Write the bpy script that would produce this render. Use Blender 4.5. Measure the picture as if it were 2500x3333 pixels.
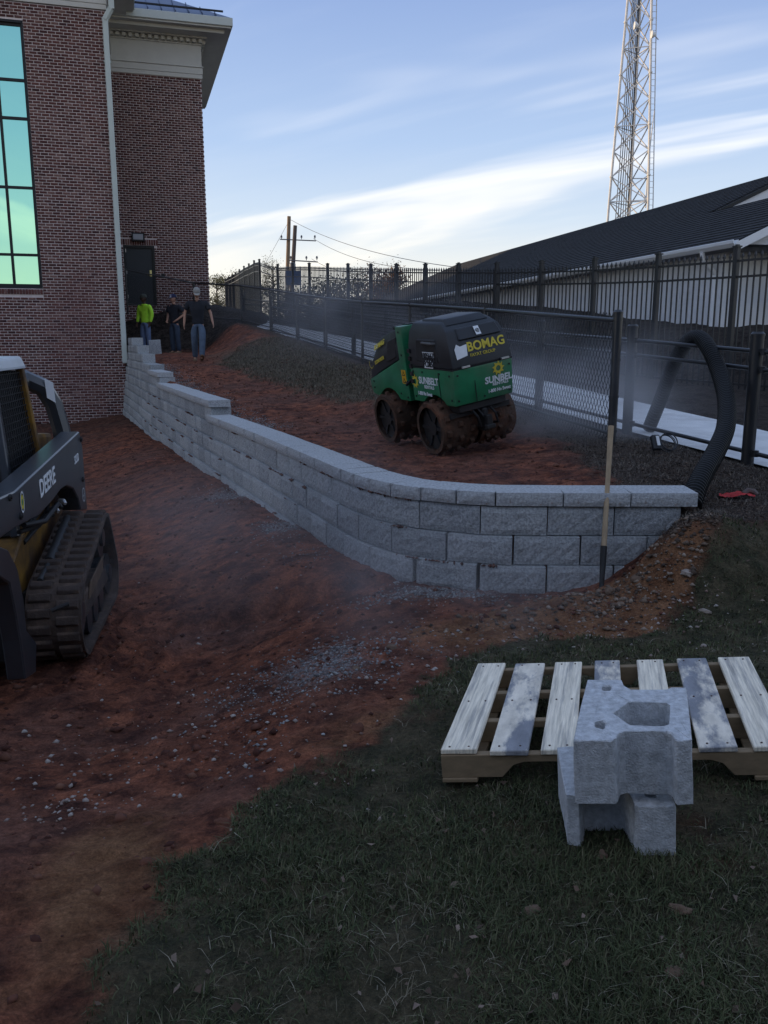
import bpy, bmesh, math, random
import numpy as np
from mathutils import Vector, Matrix, Euler
random.seed(7); RNG = np.random.default_rng(11)
R = math.radians
sc = bpy.context.scene
C = sc.collection
for o in list(bpy.data.objects): bpy.data.objects.remove(o)

# ---------------------------------------------------------------- camera, sky, sun, exposure
PITCH = R(11.3); EYE = 1.6; FOC = 2770.0
cd = bpy.data.cameras.new('camera'); cam = bpy.data.objects.new('camera', cd); C.objects.link(cam)
cam.location = (0, 0, EYE); cam.rotation_euler = (R(90) - PITCH, 0, 0)
cd.sensor_fit = 'VERTICAL'; cd.sensor_height = 24; cd.lens = 24 * FOC / 3333
cd.clip_start = .05; cd.clip_end = 5000
sc.camera = cam
sc.view_settings.view_transform = 'Standard'; sc.view_settings.look = 'None'
sc.view_settings.exposure = EXPOSURE = 0.3; sc.view_settings.gamma = 1
SUN_AZ = R(-80); SUN_EL = R(5.0)          # azimuth from +Y towards +X: the sun stands low to the left
SUN_DIR = Vector((math.sin(SUN_AZ) * math.cos(SUN_EL), math.cos(SUN_AZ) * math.cos(SUN_EL), math.sin(SUN_EL)))
sd = bpy.data.lights.new('sun', 'SUN'); sd.energy = 3.2; sd.angle = R(.5); sd.color = (1, .74, .45)
sun = bpy.data.objects.new('sun', sd); C.objects.link(sun)
sun.rotation_euler = SUN_DIR.to_track_quat('Z', 'Y').to_euler()
w = bpy.data.worlds.new('World'); sc.world = w; w.use_nodes = True
nt = w.node_tree; nt.nodes.clear()
def WN(t, **k):
    n = nt.nodes.new(t)
    for a, b in k.items(): setattr(n, a, b)
    return n
def wmath(op, a, b=None, clamp=False):
    n = WN('ShaderNodeMath', operation=op, use_clamp=clamp)
    for i, v in enumerate((a, b)):
        if v is None: continue
        if isinstance(v, (int, float)): n.inputs[i].default_value = v
        else: nt.links.new(v, n.inputs[i])
    return n.outputs[0]
sky = WN('ShaderNodeTexSky', sky_type='NISHITA', sun_disc=False)
sky.sun_elevation = R(11); sky.sun_rotation = SUN_AZ
sky.air_density = 1.0; sky.dust_density = .9; sky.ozone_density = 2.6
tc = WN('ShaderNodeTexCoord')
sep = WN('ShaderNodeSeparateXYZ'); nt.links.new(tc.outputs['Generated'], sep.inputs[0])
zc = wmath('MAXIMUM', sep.outputs[2], .02)
zz = wmath('ADD', zc, .12)
cx = wmath('DIVIDE', sep.outputs[0], zz); cy = wmath('DIVIDE', sep.outputs[1], zz)
comb = WN('ShaderNodeCombineXYZ'); nt.links.new(cx, comb.inputs[0]); nt.links.new(cy, comb.inputs[1])
CL1 = (2.25, 1.62, 0); CL2 = (3.1, 1.7, 5)
def cloud(rot, loc, sx, sy, scale, lo, hi, detail=5, dist=.6, rough=.55):
    m = WN('ShaderNodeMapping', vector_type='TEXTURE'); nt.links.new(comb.outputs[0], m.inputs[0])
    m.inputs['Rotation'].default_value = (0, 0, R(rot)); m.inputs['Location'].default_value = loc; m.inputs['Scale'].default_value = (sx, sy, 1)
    n = WN('ShaderNodeTexNoise'); nt.links.new(m.outputs[0], n.inputs['Vector'])
    n.inputs['Scale'].default_value = scale; n.inputs['Detail'].default_value = detail; n.inputs['Roughness'].default_value = rough; n.inputs['Distortion'].default_value = dist
    r = WN('ShaderNodeMapRange', interpolation_type='SMOOTHSTEP'); nt.links.new(n.outputs[0], r.inputs[0])
    r.inputs[1].default_value = lo; r.inputs[2].default_value = hi
    return r.outputs[0]
c1 = cloud(-40, CL1, 3.4, .9, 1.0, .49, .67, 4, .5)
c2 = cloud(-34, CL2, 1.6, .30, 1.0, .46, .86, 6, .8)
cl = wmath('MULTIPLY', wmath('ADD', wmath('MULTIPLY', c1, .78), wmath('MULTIPLY', wmath('MULTIPLY', c2, .38), wmath('ADD', c1, .25)), True), .92)
ramp = WN('ShaderNodeValToRGB'); nt.links.new(sep.outputs[2], ramp.inputs[0]); el = ramp.color_ramp.elements     # measured gradient of the evening sky, by height
stops = [(0,(.97,.87,.70)),(.06,(.90,.87,.79)),(.13,(.60,.70,.82)),(.21,(.42,.555,.79)),(.34,(.28,.395,.675)),(.7,(.26,.37,.63)),(1,(.255,.365,.62))]
while len(el) < len(stops): el.new(.5)
for e_, (p_, c_) in zip(el, stops): e_.position = p_; e_.color = (*c_, 1)
sc10 = WN('ShaderNodeMixRGB', blend_type='MULTIPLY'); sc10.inputs[0].default_value = 1; nt.links.new(ramp.outputs[0], sc10.inputs[1]); sc10.inputs[2].default_value = (10, 10, 10, 1)
hz = WN('ShaderNodeMixRGB'); hz.inputs[0].default_value = .88; nt.links.new(sky.outputs[0], hz.inputs[1]); nt.links.new(sc10.outputs[0], hz.inputs[2])
cr = WN('ShaderNodeMapRange'); nt.links.new(sep.outputs[2], cr.inputs[0]); cr.inputs[1].default_value = .05; cr.inputs[2].default_value = .22
cc = WN('ShaderNodeMixRGB'); nt.links.new(cr.outputs[0], cc.inputs[0]); cc.inputs[1].default_value = (9.6, 9.0, 7.7, 1); cc.inputs[2].default_value = (9.3, 9.35, 9.6, 1)
mx = WN('ShaderNodeMixRGB'); nt.links.new(cl, mx.inputs[0]); nt.links.new(hz.outputs[0], mx.inputs[1]); nt.links.new(cc.outputs[0], mx.inputs[2])
bg = WN('ShaderNodeBackground'); nt.links.new(mx.outputs[0], bg.inputs[0]); bg.inputs[1].default_value = .1
wo = WN('ShaderNodeOutputWorld'); nt.links.new(bg.outputs[0], wo.inputs[0])
sc.cycles.use_denoising = True
sc.cycles.max_bounces = 6; sc.cycles.diffuse_bounces = 3; sc.cycles.volume_bounces = 1; sc.cycles.transparent_max_bounces = 8
sc.cycles.volume_step_rate = 2.0

# ---------------------------------------------------------------- photo calibration (pixels of the 2500 x 3333 photograph -> metres)
cP, sP = math.cos(PITCH), math.sin(PITCH)
def ray(u, v):
    a = (u - 1250) / FOC; b = -(v - 1666.5) / FOC
    return Vector((a, cP + b * sP, -sP + b * cP))
def atz(u, v, z):
    d = ray(u, v); return Vector((0, 0, EYE)) + d * ((z - EYE) / d.z)
def aty(u, v, y):
    d = ray(u, v); return Vector((0, 0, EYE)) + d * (y / d.y)

# ---------------------------------------------------------------- materials
MATS = {}
def mat(name, col, rough=.8, var=.25, scale=8., metal=0., bump=0., bscale=None, spec=.3, col2=None, thr=None, detail=6, rnd=None, stretch=None, coat=0, grot=0):
    """procedural surface: base colour broken up by noise; optional second colour patches; rnd = 'object' / 'island' tone per piece"""
    if name in MATS: return MATS[name]
    m = bpy.data.materials.new(name); m.use_nodes = True; t = m.node_tree; N = t.nodes; L = t.links
    p = N['Principled BSDF']; p.inputs['Roughness'].default_value = rough; p.inputs['Metallic'].default_value = metal
    p.inputs['Specular IOR Level'].default_value = spec
    if coat: p.inputs['Coat Weight'].default_value = coat; p.inputs['Coat Roughness'].default_value = .15
    co = N.new('ShaderNodeTexCoord'); src = co.outputs['Object']
    if grot:
        mg = N.new('ShaderNodeMapping'); mg.inputs['Rotation'].default_value = (0, 0, grot); L.new(src, mg.inputs[0]); src = mg.outputs[0]
    if stretch:
        mp = N.new('ShaderNodeMapping'); mp.inputs['Scale'].default_value = stretch; L.new(src, mp.inputs[0]); src = mp.outputs[0]
    n = N.new('ShaderNodeTexNoise'); L.new(src, n.inputs['Vector']); n.inputs['Scale'].default_value = scale; n.inputs['Detail'].default_value = detail; n.inputs['Roughness'].default_value = .62
    r = N.new('ShaderNodeMapRange'); L.new(n.outputs[0], r.inputs[0]); r.inputs[1].default_value = .28; r.inputs[2].default_value = .72
    r.inputs[3].default_value = 1 - var; r.inputs[4].default_value = 1 + var
    out = None
    c = N.new('ShaderNodeRGB'); c.outputs[0].default_value = (*col, 1); out = c.outputs[0]
    if rnd:
        g = N.new('ShaderNodeObjectInfo') if rnd == 'object' else N.new('ShaderNodeNewGeometry')
        ro = g.outputs['Random' if rnd == 'object' else 'Random Per Island']
        rp = N.new('ShaderNodeValToRGB'); L.new(ro, rp.inputs[0]); rp.color_ramp.interpolation = 'LINEAR'
        cols = col2 if isinstance(col2, list) else [tuple(x * .8 for x in col), col, tuple(min(1, x * 1.2) for x in col)]
        el = rp.color_ramp.elements
        while len(el) < len(cols): el.new(.5)
        for i, cc_ in enumerate(cols): el[i].position = i / (len(cols) - 1); el[i].color = (*cc_, 1)
        out = rp.outputs[0]
    elif col2:
        n2 = N.new('ShaderNodeTexNoise'); L.new(src, n2.inputs['Vector']); n2.inputs['Scale'].default_value = scale * .35; n2.inputs['Detail'].default_value = 8; n2.inputs['Roughness'].default_value = .65
        r2 = N.new('ShaderNodeMapRange'); L.new(n2.outputs[0], r2.inputs[0]); th = thr or (.48, .6); r2.inputs[1].default_value = th[0]; r2.inputs[2].default_value = th[1]
        mxx = N.new('ShaderNodeMixRGB'); L.new(r2.outputs[0], mxx.inputs[0]); L.new(out, mxx.inputs[1]); mxx.inputs[2].default_value = (*col2, 1); out = mxx.outputs[0]
    mu = N.new('ShaderNodeMixRGB'); mu.blend_type = 'MULTIPLY'; mu.inputs[0].default_value = 1; L.new(out, mu.inputs[1]); L.new(r.outputs[0], mu.inputs[2])
    L.new(mu.outputs[0], p.inputs['Base Color'])
    if bump:
        nb = N.new('ShaderNodeTexNoise'); L.new(src, nb.inputs['Vector']); nb.inputs['Scale'].default_value = bscale or scale * 6; nb.inputs['Detail'].default_value = 5
        b = N.new('ShaderNodeBump'); b.inputs['Strength'].default_value = bump; b.inputs['Distance'].default_value = .01; L.new(nb.outputs[0], b.inputs['Height']); L.new(b.outputs[0], p.inputs['Normal'])
    MATS[name] = m; return m

# ---------------------------------------------------------------- mesh helpers
class MB:
    def __init__(s): s.v = []; s.f = []; s.m = []
    def add(s, vs, fs, mi=0):
        b = len(s.v); s.v += [tuple(x) for x in vs]; s.f += [tuple(b + i for i in f) for f in fs]; s.m += [mi] * len(fs); return s
    def box(s, c, d, rot=None, mi=0):
        x, y, z = d[0] / 2, d[1] / 2, d[2] / 2
        vs = [Vector(p) for p in ((-x,-y,-z),(x,-y,-z),(x,y,-z),(-x,y,-z),(-x,-y,z),(x,-y,z),(x,y,z),(-x,y,z))]
        if rot is not None: vs = [rot @ p for p in vs]
        c = Vector(c); return s.add([p + c for p in vs], [(0,3,2,1),(4,5,6,7),(0,1,5,4),(1,2,6,5),(2,3,7,6),(3,0,4,7)], mi)
    def b2(s, lo, hi, mi=0):
        return s.box([(a + b) / 2 for a, b in zip(lo, hi)], [b - a for a, b in zip(lo, hi)], None, mi)
    def bar(s, a, b, w, h=None, mi=0, up=(0, 0, 1)):
        a = Vector(a); b = Vector(b); d = (b - a); ln = d.length
        if ln < 1e-6: return s
        d.normalize(); u = Vector(up)
        if abs(d.dot(u)) > .99: u = Vector((0, 1, 0))
        x = d.cross(u).normalized(); z = x.cross(d).normalized(); M = Matrix((x, d, z)).transposed()
        return s.box((a + b) / 2, (w, ln, h or w), M, mi)
    def tube(s, pts, r, n=8, cap=True, mi=0, closed=False):
        pts = [Vector(p) for p in pts]; N = len(pts); rs = r if isinstance(r, (list, tuple)) else [r] * N
        vs = []; prev = None
        for i, p in enumerate(pts):
            t = (pts[(i + 1) % N] - pts[i - 1]) if closed else (pts[min(i + 1, N - 1)] - pts[max(i - 1, 0)])
            t.normalize()
            if prev is None:
                prev = Vector((0, 0, 1)) if abs(t.z) < .9 else Vector((1, 0, 0))
            x = (prev - t * prev.dot(t)).normalized(); prev = x; y = t.cross(x)
            for k in range(n):
                a = 2 * math.pi * k / n; vs.append(p + (x * math.cos(a) + y * math.sin(a)) * rs[i])
        fs = []
        for i in range(N if closed else N - 1):
            j = (i + 1) % N
            for k in range(n): fs.append((i*n+k, i*n+(k+1)%n, j*n+(k+1)%n, j*n+k))
        if cap and not closed: fs += [tuple(range(n - 1, -1, -1)), tuple(range((N-1)*n, N*n))]
        return s.add(vs, fs, mi)
    def prism(s, poly, x0, x1, axis='x', mi=0):
        """extrude a 2-D polygon along an axis: axis x -> poly (y,z); axis y -> poly (x,z); axis z -> poly (x,y)"""
        f = {'x': lambda a, b, t: (t, a, b), 'y': lambda a, b, t: (a, t, b), 'z': lambda a, b, t: (a, b, t)}[axis]
        n = len(poly); vs = [f(a, b, x0) for a, b in poly] + [f(a, b, x1) for a, b in poly]
        return s.add(vs, [tuple(range(n - 1, -1, -1)), tuple(range(n, 2*n))] + [(i, (i+1)%n, n+(i+1)%n, n+i) for i in range(n)], mi)
    def loft(s, rings, cap=True, mi=0):
        n = len(rings[0]); vs = [p for r in rings for p in r]; fs = []
        for i in range(len(rings) - 1):
            for k in range(n): fs.append((i*n+k, i*n+(k+1)%n, (i+1)*n+(k+1)%n, (i+1)*n+k))
        if cap: fs += [tuple(range(n-1, -1, -1)), tuple(range((len(rings)-1)*n, len(rings)*n))]
        return s.add(vs, fs, mi)
    def mesh(s, name, m, bevel=0, seg=1, smooth=False, offset=(0, 0, 0)):
        me = bpy.data.meshes.new(name); off = Vector(offset)
        me.from_pydata([tuple(Vector(v) - off) for v in s.v], [], s.f)
        ms = m if isinstance(m, (list, tuple)) else [m]
        for q in ms: me.materials.append(q)
        if len(ms) > 1: me.polygons.foreach_set('material_index', s.m)
        bm = bmesh.new(); bm.from_mesh(me); bmesh.ops.recalc_face_normals(bm, faces=bm.faces)
        if bevel: bmesh.ops.bevel(bm, geom=[e for e in bm.edges if e.is_manifold and e.calc_face_angle(0) > .5], offset=bevel, segments=seg, affect='EDGES', profile=.6)
        bm.to_mesh(me); bm.free()
        if smooth:
            me.polygons.foreach_set('use_smooth', [True] * len(me.polygons))
            me.set_sharp_from_angle(angle=R(40))
        return me
    def build(s, name, m, parent=None, bevel=0, seg=1, smooth=False):
        off = (0, 0, 0)
        if parent is not None and parent.get('_world'): off = world_loc(parent)
        return link(name, s.mesh(name, m, bevel, seg, smooth, off), parent)
def world_loc(o):
    v = Vector(o.location)
    while o.parent: o = o.parent; v = v + Vector(o.location)
    return v
def link(name, me, parent=None):
    o = bpy.data.objects.new(name, me); C.objects.link(o)
    if parent is not None:
        o.parent = parent
        if parent.get('_world'): o['_world'] = 1
    return o
def tag(o, label, cat, group=None):
    o['label'] = label; o['category'] = cat
    if group: o['group'] = group
    return o
def thing(name, label, cat, loc=(0, 0, 0), rot=(0, 0, 0), group=None, world=False):
    """Empty at the thing's base; with world=True the parts are given in world metres"""
    o = bpy.data.objects.new(name, None); C.objects.link(o); o.location = loc; o.rotation_euler = rot; o.empty_display_size = .2
    if world: o['_world'] = 1
    return tag(o, label, cat, group)
def struct(o, kind='structure'): o['kind'] = kind; return o
def npmesh(name, V, Fc, m, smooth=False):
    """mesh from numpy arrays; Fc is (n,3) or (n,4)"""
    me = bpy.data.meshes.new(name); k = Fc.shape[1]
    me.vertices.add(len(V)); me.vertices.foreach_set('co', np.asarray(V, np.float32).ravel())
    me.loops.add(Fc.size); me.loops.foreach_set('vertex_index', Fc.astype(np.int32).ravel())
    me.polygons.add(len(Fc)); me.polygons.foreach_set('loop_start', np.arange(0, Fc.size, k, dtype=np.int32))
    me.update(calc_edges=True)
    for q in (m if isinstance(m, (list, tuple)) else [m]): me.materials.append(q)
    if smooth: me.polygons.foreach_set('use_smooth', np.ones(len(Fc), bool))
    return me
FONT = None
def text_mesh(txt, size, m, name, bold=0.0, shear=0, sx=1):
    cu = bpy.data.curves.new(name, 'FONT'); cu.body = txt; cu.size = size; cu.extrude = .0015; cu.offset = bold; cu.align_x = 'CENTER'; cu.align_y = 'CENTER'; cu.shear = shear; cu.resolution_u = 3
    t = bpy.data.objects.new(name, cu); C.objects.link(t)
    dg = bpy.context.evaluated_depsgraph_get(); me = bpy.data.meshes.new_from_object(t.evaluated_get(dg))
    bpy.data.objects.remove(t); bpy.data.curves.remove(cu)
    me.name = name
    if sx != 1: me.transform(Matrix.Diagonal((sx, 1, 1, 1)))
    me.materials.clear(); me.materials.append(m); return me
def frame3(o, x, y):
    """matrix whose X axis runs along x and Y axis along y (text plane), origin o"""
    x = Vector(x).normalized(); y = Vector(y); z = x.cross(y).normalized(); y = z.cross(x)
    M = Matrix((x, y, z)).transposed().to_4x4(); M.translation = Vector(o); return M
def put_text(txt, size, m, name, parent, o, x, y, bold=0, sx=1, shear=0):
    me = text_mesh(txt, size, m, name, bold, shear, sx); me.transform(frame3(o, x, y)); return link(name, me, parent)
# value-noise fractal
_tab = RNG.random((256, 256))
def vn(x, y):
    xi = np.floor(x).astype(int); yi = np.floor(y).astype(int); fx = x - xi; fy = y - yi
    fx = fx*fx*(3-2*fx); fy = fy*fy*(3-2*fy); g = lambda a, b: _tab[a % 256, b % 256]
    return (g(xi,yi)*(1-fx)+g(xi+1,yi)*fx)*(1-fy)+(g(xi,yi+1)*(1-fx)+g(xi+1,yi+1)*fx)*fy
def fbm(x, y, o=4, s=1., g=.5):
    t = 0; a = 1; n = 0
    for k in range(o): t = t + a*(vn(x*s+13.7*k, y*s+7.3*k)-.5); n += a; a *= g; s *= 2.03
    return t / n * 2
def ss(a, b, x): t = np.clip((x-a)/(b-a), 0, 1); return t*t*(3-2*t)
# ---------------------------------------------------------------- plan lines of the place (metres)
def smooth_path(P, it=3):
    P = [np.array(p, float) for p in P]
    for _ in range(it):
        Q = [P[0]]
        for a, b in zip(P[:-1], P[1:]): Q += [.75*a+.25*b, .25*a+.75*b]
        P = Q + [P[-1]]
    return np.array(P)
WALL = smooth_path([(2.13,5.68),(1.6,5.68),(1.1,5.68),(.72,5.70),(.36,5.84),(.05,6.07),(-.2,6.46),(-.42,6.98),(-.72,7.75),(-1.2,8.95),(-1.8,10.4),(-2.53,12.1),(-3.25,13.9),(-4.45,16.95),(-5.3,19.1),(-6.3,21.8),(-7.62,25.2)], 2)
seg = np.linalg.norm(np.diff(WALL, axis=0), axis=1); WS = np.concatenate([[0], np.cumsum(seg)]); WLEN = WS[-1]
def wpos(s): return np.array([np.interp(s, WS, WALL[:,0]), np.interp(s, WS, WALL[:,1])])
def wtan(s): d = wpos(min(s+.12, WLEN)) - wpos(max(s-.12, 0)); return d/np.linalg.norm(d)
def s_at_y(y): i = np.argmin(np.abs(WALL[:,1]-y) + (WALL[:,0] > .5)*99); return WS[i]
def sdist(x, y, P):
    """signed distance to an open polyline, positive on the right of its direction"""
    best = np.full(x.shape, 1e9); sg = np.zeros(x.shape)
    for a, b in zip(P[:-1], P[1:]):
        d = b-a; L2 = d@d; t = np.clip(((x-a[0])*d[0]+(y-a[1])*d[1])/L2, 0, 1)
        dx = x-a[0]-t*d[0]; dy = y-a[1]-t*d[1]; q = np.hypot(dx, dy); cr = -(d[0]*dy-d[1]*dx)
        m = q < best-1e-9; best = np.where(m, q, best); sg = np.where(m, np.sign(cr), sg)
    return best*sg
CH = np.array([(2.22,8.28),(1.30,11.18),(.42,14.1),(-.42,17.0),(-1.32,19.95),(-2.28,22.9),(-3.35,25.75),(-4.62,28.4)])   # chain-link fence posts
RA = np.array([(4.1,6.1),(3.42,7.95),(2.80,9.8),(2.18,12.07),(1.50,14.5),(.85,16.9),(.05,19.2),(-.75,21.5),(-1.6,23.8),(-2.6,26.2),(-3.7,28.6),(-5.0,31.2)])   # rail fence posts
OR = np.array([(5.9-.79*k, 14.8+1.65*k) for k in range(-1, 14)])                                        # spear-top fence posts
FE = np.array([(5.6,4.2),(5.0,7.0),(4.35,10.6),(3.75,13.2),(3.0,16.4),(1.4,20.5),(-.1,25.0),(-1.9,29.0),(-3.6,33.2),(-6,39.5)])  # far edge of the walk
def xi(P, y): o = np.argsort(P[:,1]); return np.interp(y, P[o,1], P[o,0])
def zw(y): return np.interp(y, [5.7,9,12,17,20,24,28.3,29.2,30.2,31], [.5,.5,.55,.80,1.03,1.22,1.27,1.8,2.75,2.9])
def zch(y): return np.interp(y, [5,8.3,12,17,20.4,24,28.4,30,40], [.5,.62,.88,1.18,1.43,1.74,2.2,2.6,2.9])
def zra(y): return np.interp(y, [4,6,8,9.8,12,17,23,25.4,30,40,60], [.1,.33,.46,.56,.66,.91,1.33,1.58,1.95,2.6,2.9])
WL = WALL[WALL[:,0] < .4]
def height(x, y, rough=True):
    x = np.asarray(x, float); y = np.asarray(y, float)
    d = sdist(x, y, WALL)
    xw = np.where(y < 6.0, -.1, xi(WL, y))
    # lower ground: lawn at 0, cut down to the left, sinking towards the building
    wb = -.1-.022*np.clip(y-6.5, 0, 20)
    dep = np.where(y > 6, xw-x, .55-x - .9*np.clip((6-y)/2, -1, 1)*0)
    cut = ss(.2, 1.9, dep)*ss(2.0, 4.4, y)
    zl = -.45*cut*np.interp(y, [0,6,25], [1,.85,.45]) + np.where(y > 6, wb, -.1*ss(3.6, 5.4, y)*(1-ss(1.2, 1.9, x)))
    zl = zl + ss(-.5, .3, x)*(1-ss(3.7, 4.7, y))*(.079*(np.clip(x, -1, 3)-.204)-.067*(np.clip(y, .8, 5)-2.868))
    zl = zl + .5*ss(4.15, 6.3, y)*ss(1.75, 2.55, x) + .22*np.exp(-((x-1.95)/.33)**2-((y-5.3)/.33)**2)
    zl = zl + .20*ss(1.5, 2.0, x)*(1-ss(2.1, 2.55, x))*np.exp(-((y-5.6)/.42)**2)
    zl = zl + .10*np.exp(-((x-1.15)/.35)**2-((y-5.15)/.25)**2)
    # retained fill, bank, walk and what lies beyond
    xc = xi(CH, y); xr = xi(RA, y); xf = xi(FE, y); xo = xi(OR, y)
    t = np.clip((x-xw)/np.maximum(xc-xw, .3), 0, 1)
    k0 = np.interp(y, [6,10,14,20,26], [.55,.5,.4,.42,.5])
    zu = zw(y)+(zch(y)-zw(y))*ss(k0, .93, t)
    zu = np.where(x > xc, zch(y)+(zra(y)-zch(y))*np.clip((x-xc)/np.maximum(xr-xc, .1), 0, 1), zu)
    zu = np.where(x > xr, zra(y)-.04, zu)
    zu = np.where(x > xf, zra(y)-.04+.06*ss(0, .4, x-xf), zu)
    zu = np.where(x > xo, zu+.85*ss(.5, 2.4, (x-xo)*.87+.25*fbm(x*.5, y*.5, 2)), zu)
    inside = (d > .13) & (y > 5.6)
    rg = ss(2.15, 2.3, x)
    z = np.where(inside & (x < 2.18), zu, zl)
    z = np.where(x >= 2.18, np.where(y > 6.3, zu*ss(6.3, 7.6, y)+zl*(1-ss(6.3, 7.6, y)), zl), z)
    if rough:
        soft = np.where((x > xr-.15) & (x < xf+.2) & (y > 5.8), 0, 1)
        lw_ = np.where((x > .1) & (y < 4.5), .35, 1.)
        z = z+soft*lw_*(.05*fbm(x, y, 5, 1.3, .55)+np.where(y < 6.5, .052, .034)*np.abs(fbm(x, y, 4, 4.2, .64))+.014*fbm(x, y, 2, 19., .6))
        lane = np.exp(-((dep-2.3)/.5)**2)*ss(4, 6, y)*(x < 0)
        z = z+.03*lane*np.sin(x*38+6*fbm(x, y, 2, 1.1))
    return z
def hz1(x, y): return float(height(np.array([x]), np.array([y]))[0])
# lawn edge, read off the photograph
GE = np.array([atz(u, v, z).xy for u, v, z in ((135,3600,0),(271,3333,0),(527,2938,0),(663,2757,0),(783,2622,0),(964,2494,0),(1205,2411,0),(1364,2245,0),(1510,2145,-.04),(1695,2075,-.02),(1863,2058,.0),(2098,2040,.04),(2199,1990,.08),(2283,1922,.12),(2316,1825,.22),(2350,1765,.30),(2417,1740,.33),(2500,1730,.34))])
GE = np.vstack([GE, [(3.2,5.45),(4.5,5.4),(9,5.2)]])
GREYS = [(atz(1060,2130,-.12).x, atz(1060,2130,-.12).y, .30, .45), (atz(1450,1925,-.1).x, atz(1450,1925,-.1).y, .5, .16), (atz(760,1640,-.3).x, atz(760,1640,-.3).y, .38, .5), (atz(930,1760,-.25).x, atz(930,1760,-.25).y, .25, .35)]
def masks(x, y):
    nse = .14*fbm(x, y, 4, 3.)+.09*fbm(x, y, 3, 11.)
    dg = sdist(x, y, GE)                                   # positive = lawn side
    d = sdist(x, y, WALL); xw = np.where(y < 6, -.1, xi(WL, y)); xc = xi(CH, y); xo = xi(OR, y)
    lawn = ss(-.04, .05, dg+nse+.05)*(y < 6.6)
    t = (x-xw)/np.maximum(xc-xw, .3)
    inside = ((d > .05) & (y > 5.6) & (x < 2.15)) | (y > 6.6) & (x > 1.9)
    k1 = np.interp(y, [5.6,6.5,8,10,14,20,25], [.74,.80,.86,.78,.55,.44,.5])
    mulch = np.where(inside, ss(k1-.06, k1+.05, t+nse*.35)*np.maximum(1-ss(8.6, 10.2, y), ss(.86, .98, t)), 0)
    mulch = np.maximum(mulch, ss(2.05, 2.2, x+nse*.6)*(y > 5.0)*(1-lawn))
    mulch = np.maximum(mulch, np.where((x > -.5) & (x < 2.3) & (y < 5.65), ss(.5, .85, np.exp(-((x-2.1)/.42)**2-((y-5.5)/.34)**2)+nse*1.3), 0))
    straw = np.where(inside & (y > 8.6), ss(-.05, .12, t-k1+nse*.6)*(1-ss(.88, 1.0, t)), 0)*ss(8.7, 10.2, y)*(1-ss(22, 25, y))
    tan = np.exp(-((x-.9)/.95)**2-((y-4.75)/.5)**2)*1.05+1.1*np.exp(-((x-1.75)/.55)**2-((y-5.15)/.45)**2)+ .8*np.exp(-((x+.85)/.35)**2-((y-2.35)/.8)**2)+ .7*np.exp(-((x-.1)/.55)**2-((y-3.5)/.5)**2)
    tan = np.where(inside, 0, ss(.35, .75, tan+nse*1.6))
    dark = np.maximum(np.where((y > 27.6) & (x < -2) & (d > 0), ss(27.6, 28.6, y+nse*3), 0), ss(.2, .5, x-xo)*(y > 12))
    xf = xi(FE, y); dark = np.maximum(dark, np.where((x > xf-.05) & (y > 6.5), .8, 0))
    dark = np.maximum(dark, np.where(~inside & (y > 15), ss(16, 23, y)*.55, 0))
    grey = 0
    for (gx_, gy_, a_, b_) in GREYS: grey = grey+np.exp(-((x-gx_)/a_)**2-((y-gy_)/b_)**2)
    grey = np.where(inside & (t > .3), 0, ss(.25, .9, grey+nse*1.2))*(1-lawn*.6)
    dw = xw-x; rut = (np.exp(-((dw-1.0)/.28)**2)+np.exp(-((dw-2.3)/.28)**2))*ss(6.2, 7.5, y)*(x < 0)
    return lawn, mulch*(1-lawn), straw, tan*(1-lawn), dark, grey, rut

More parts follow.
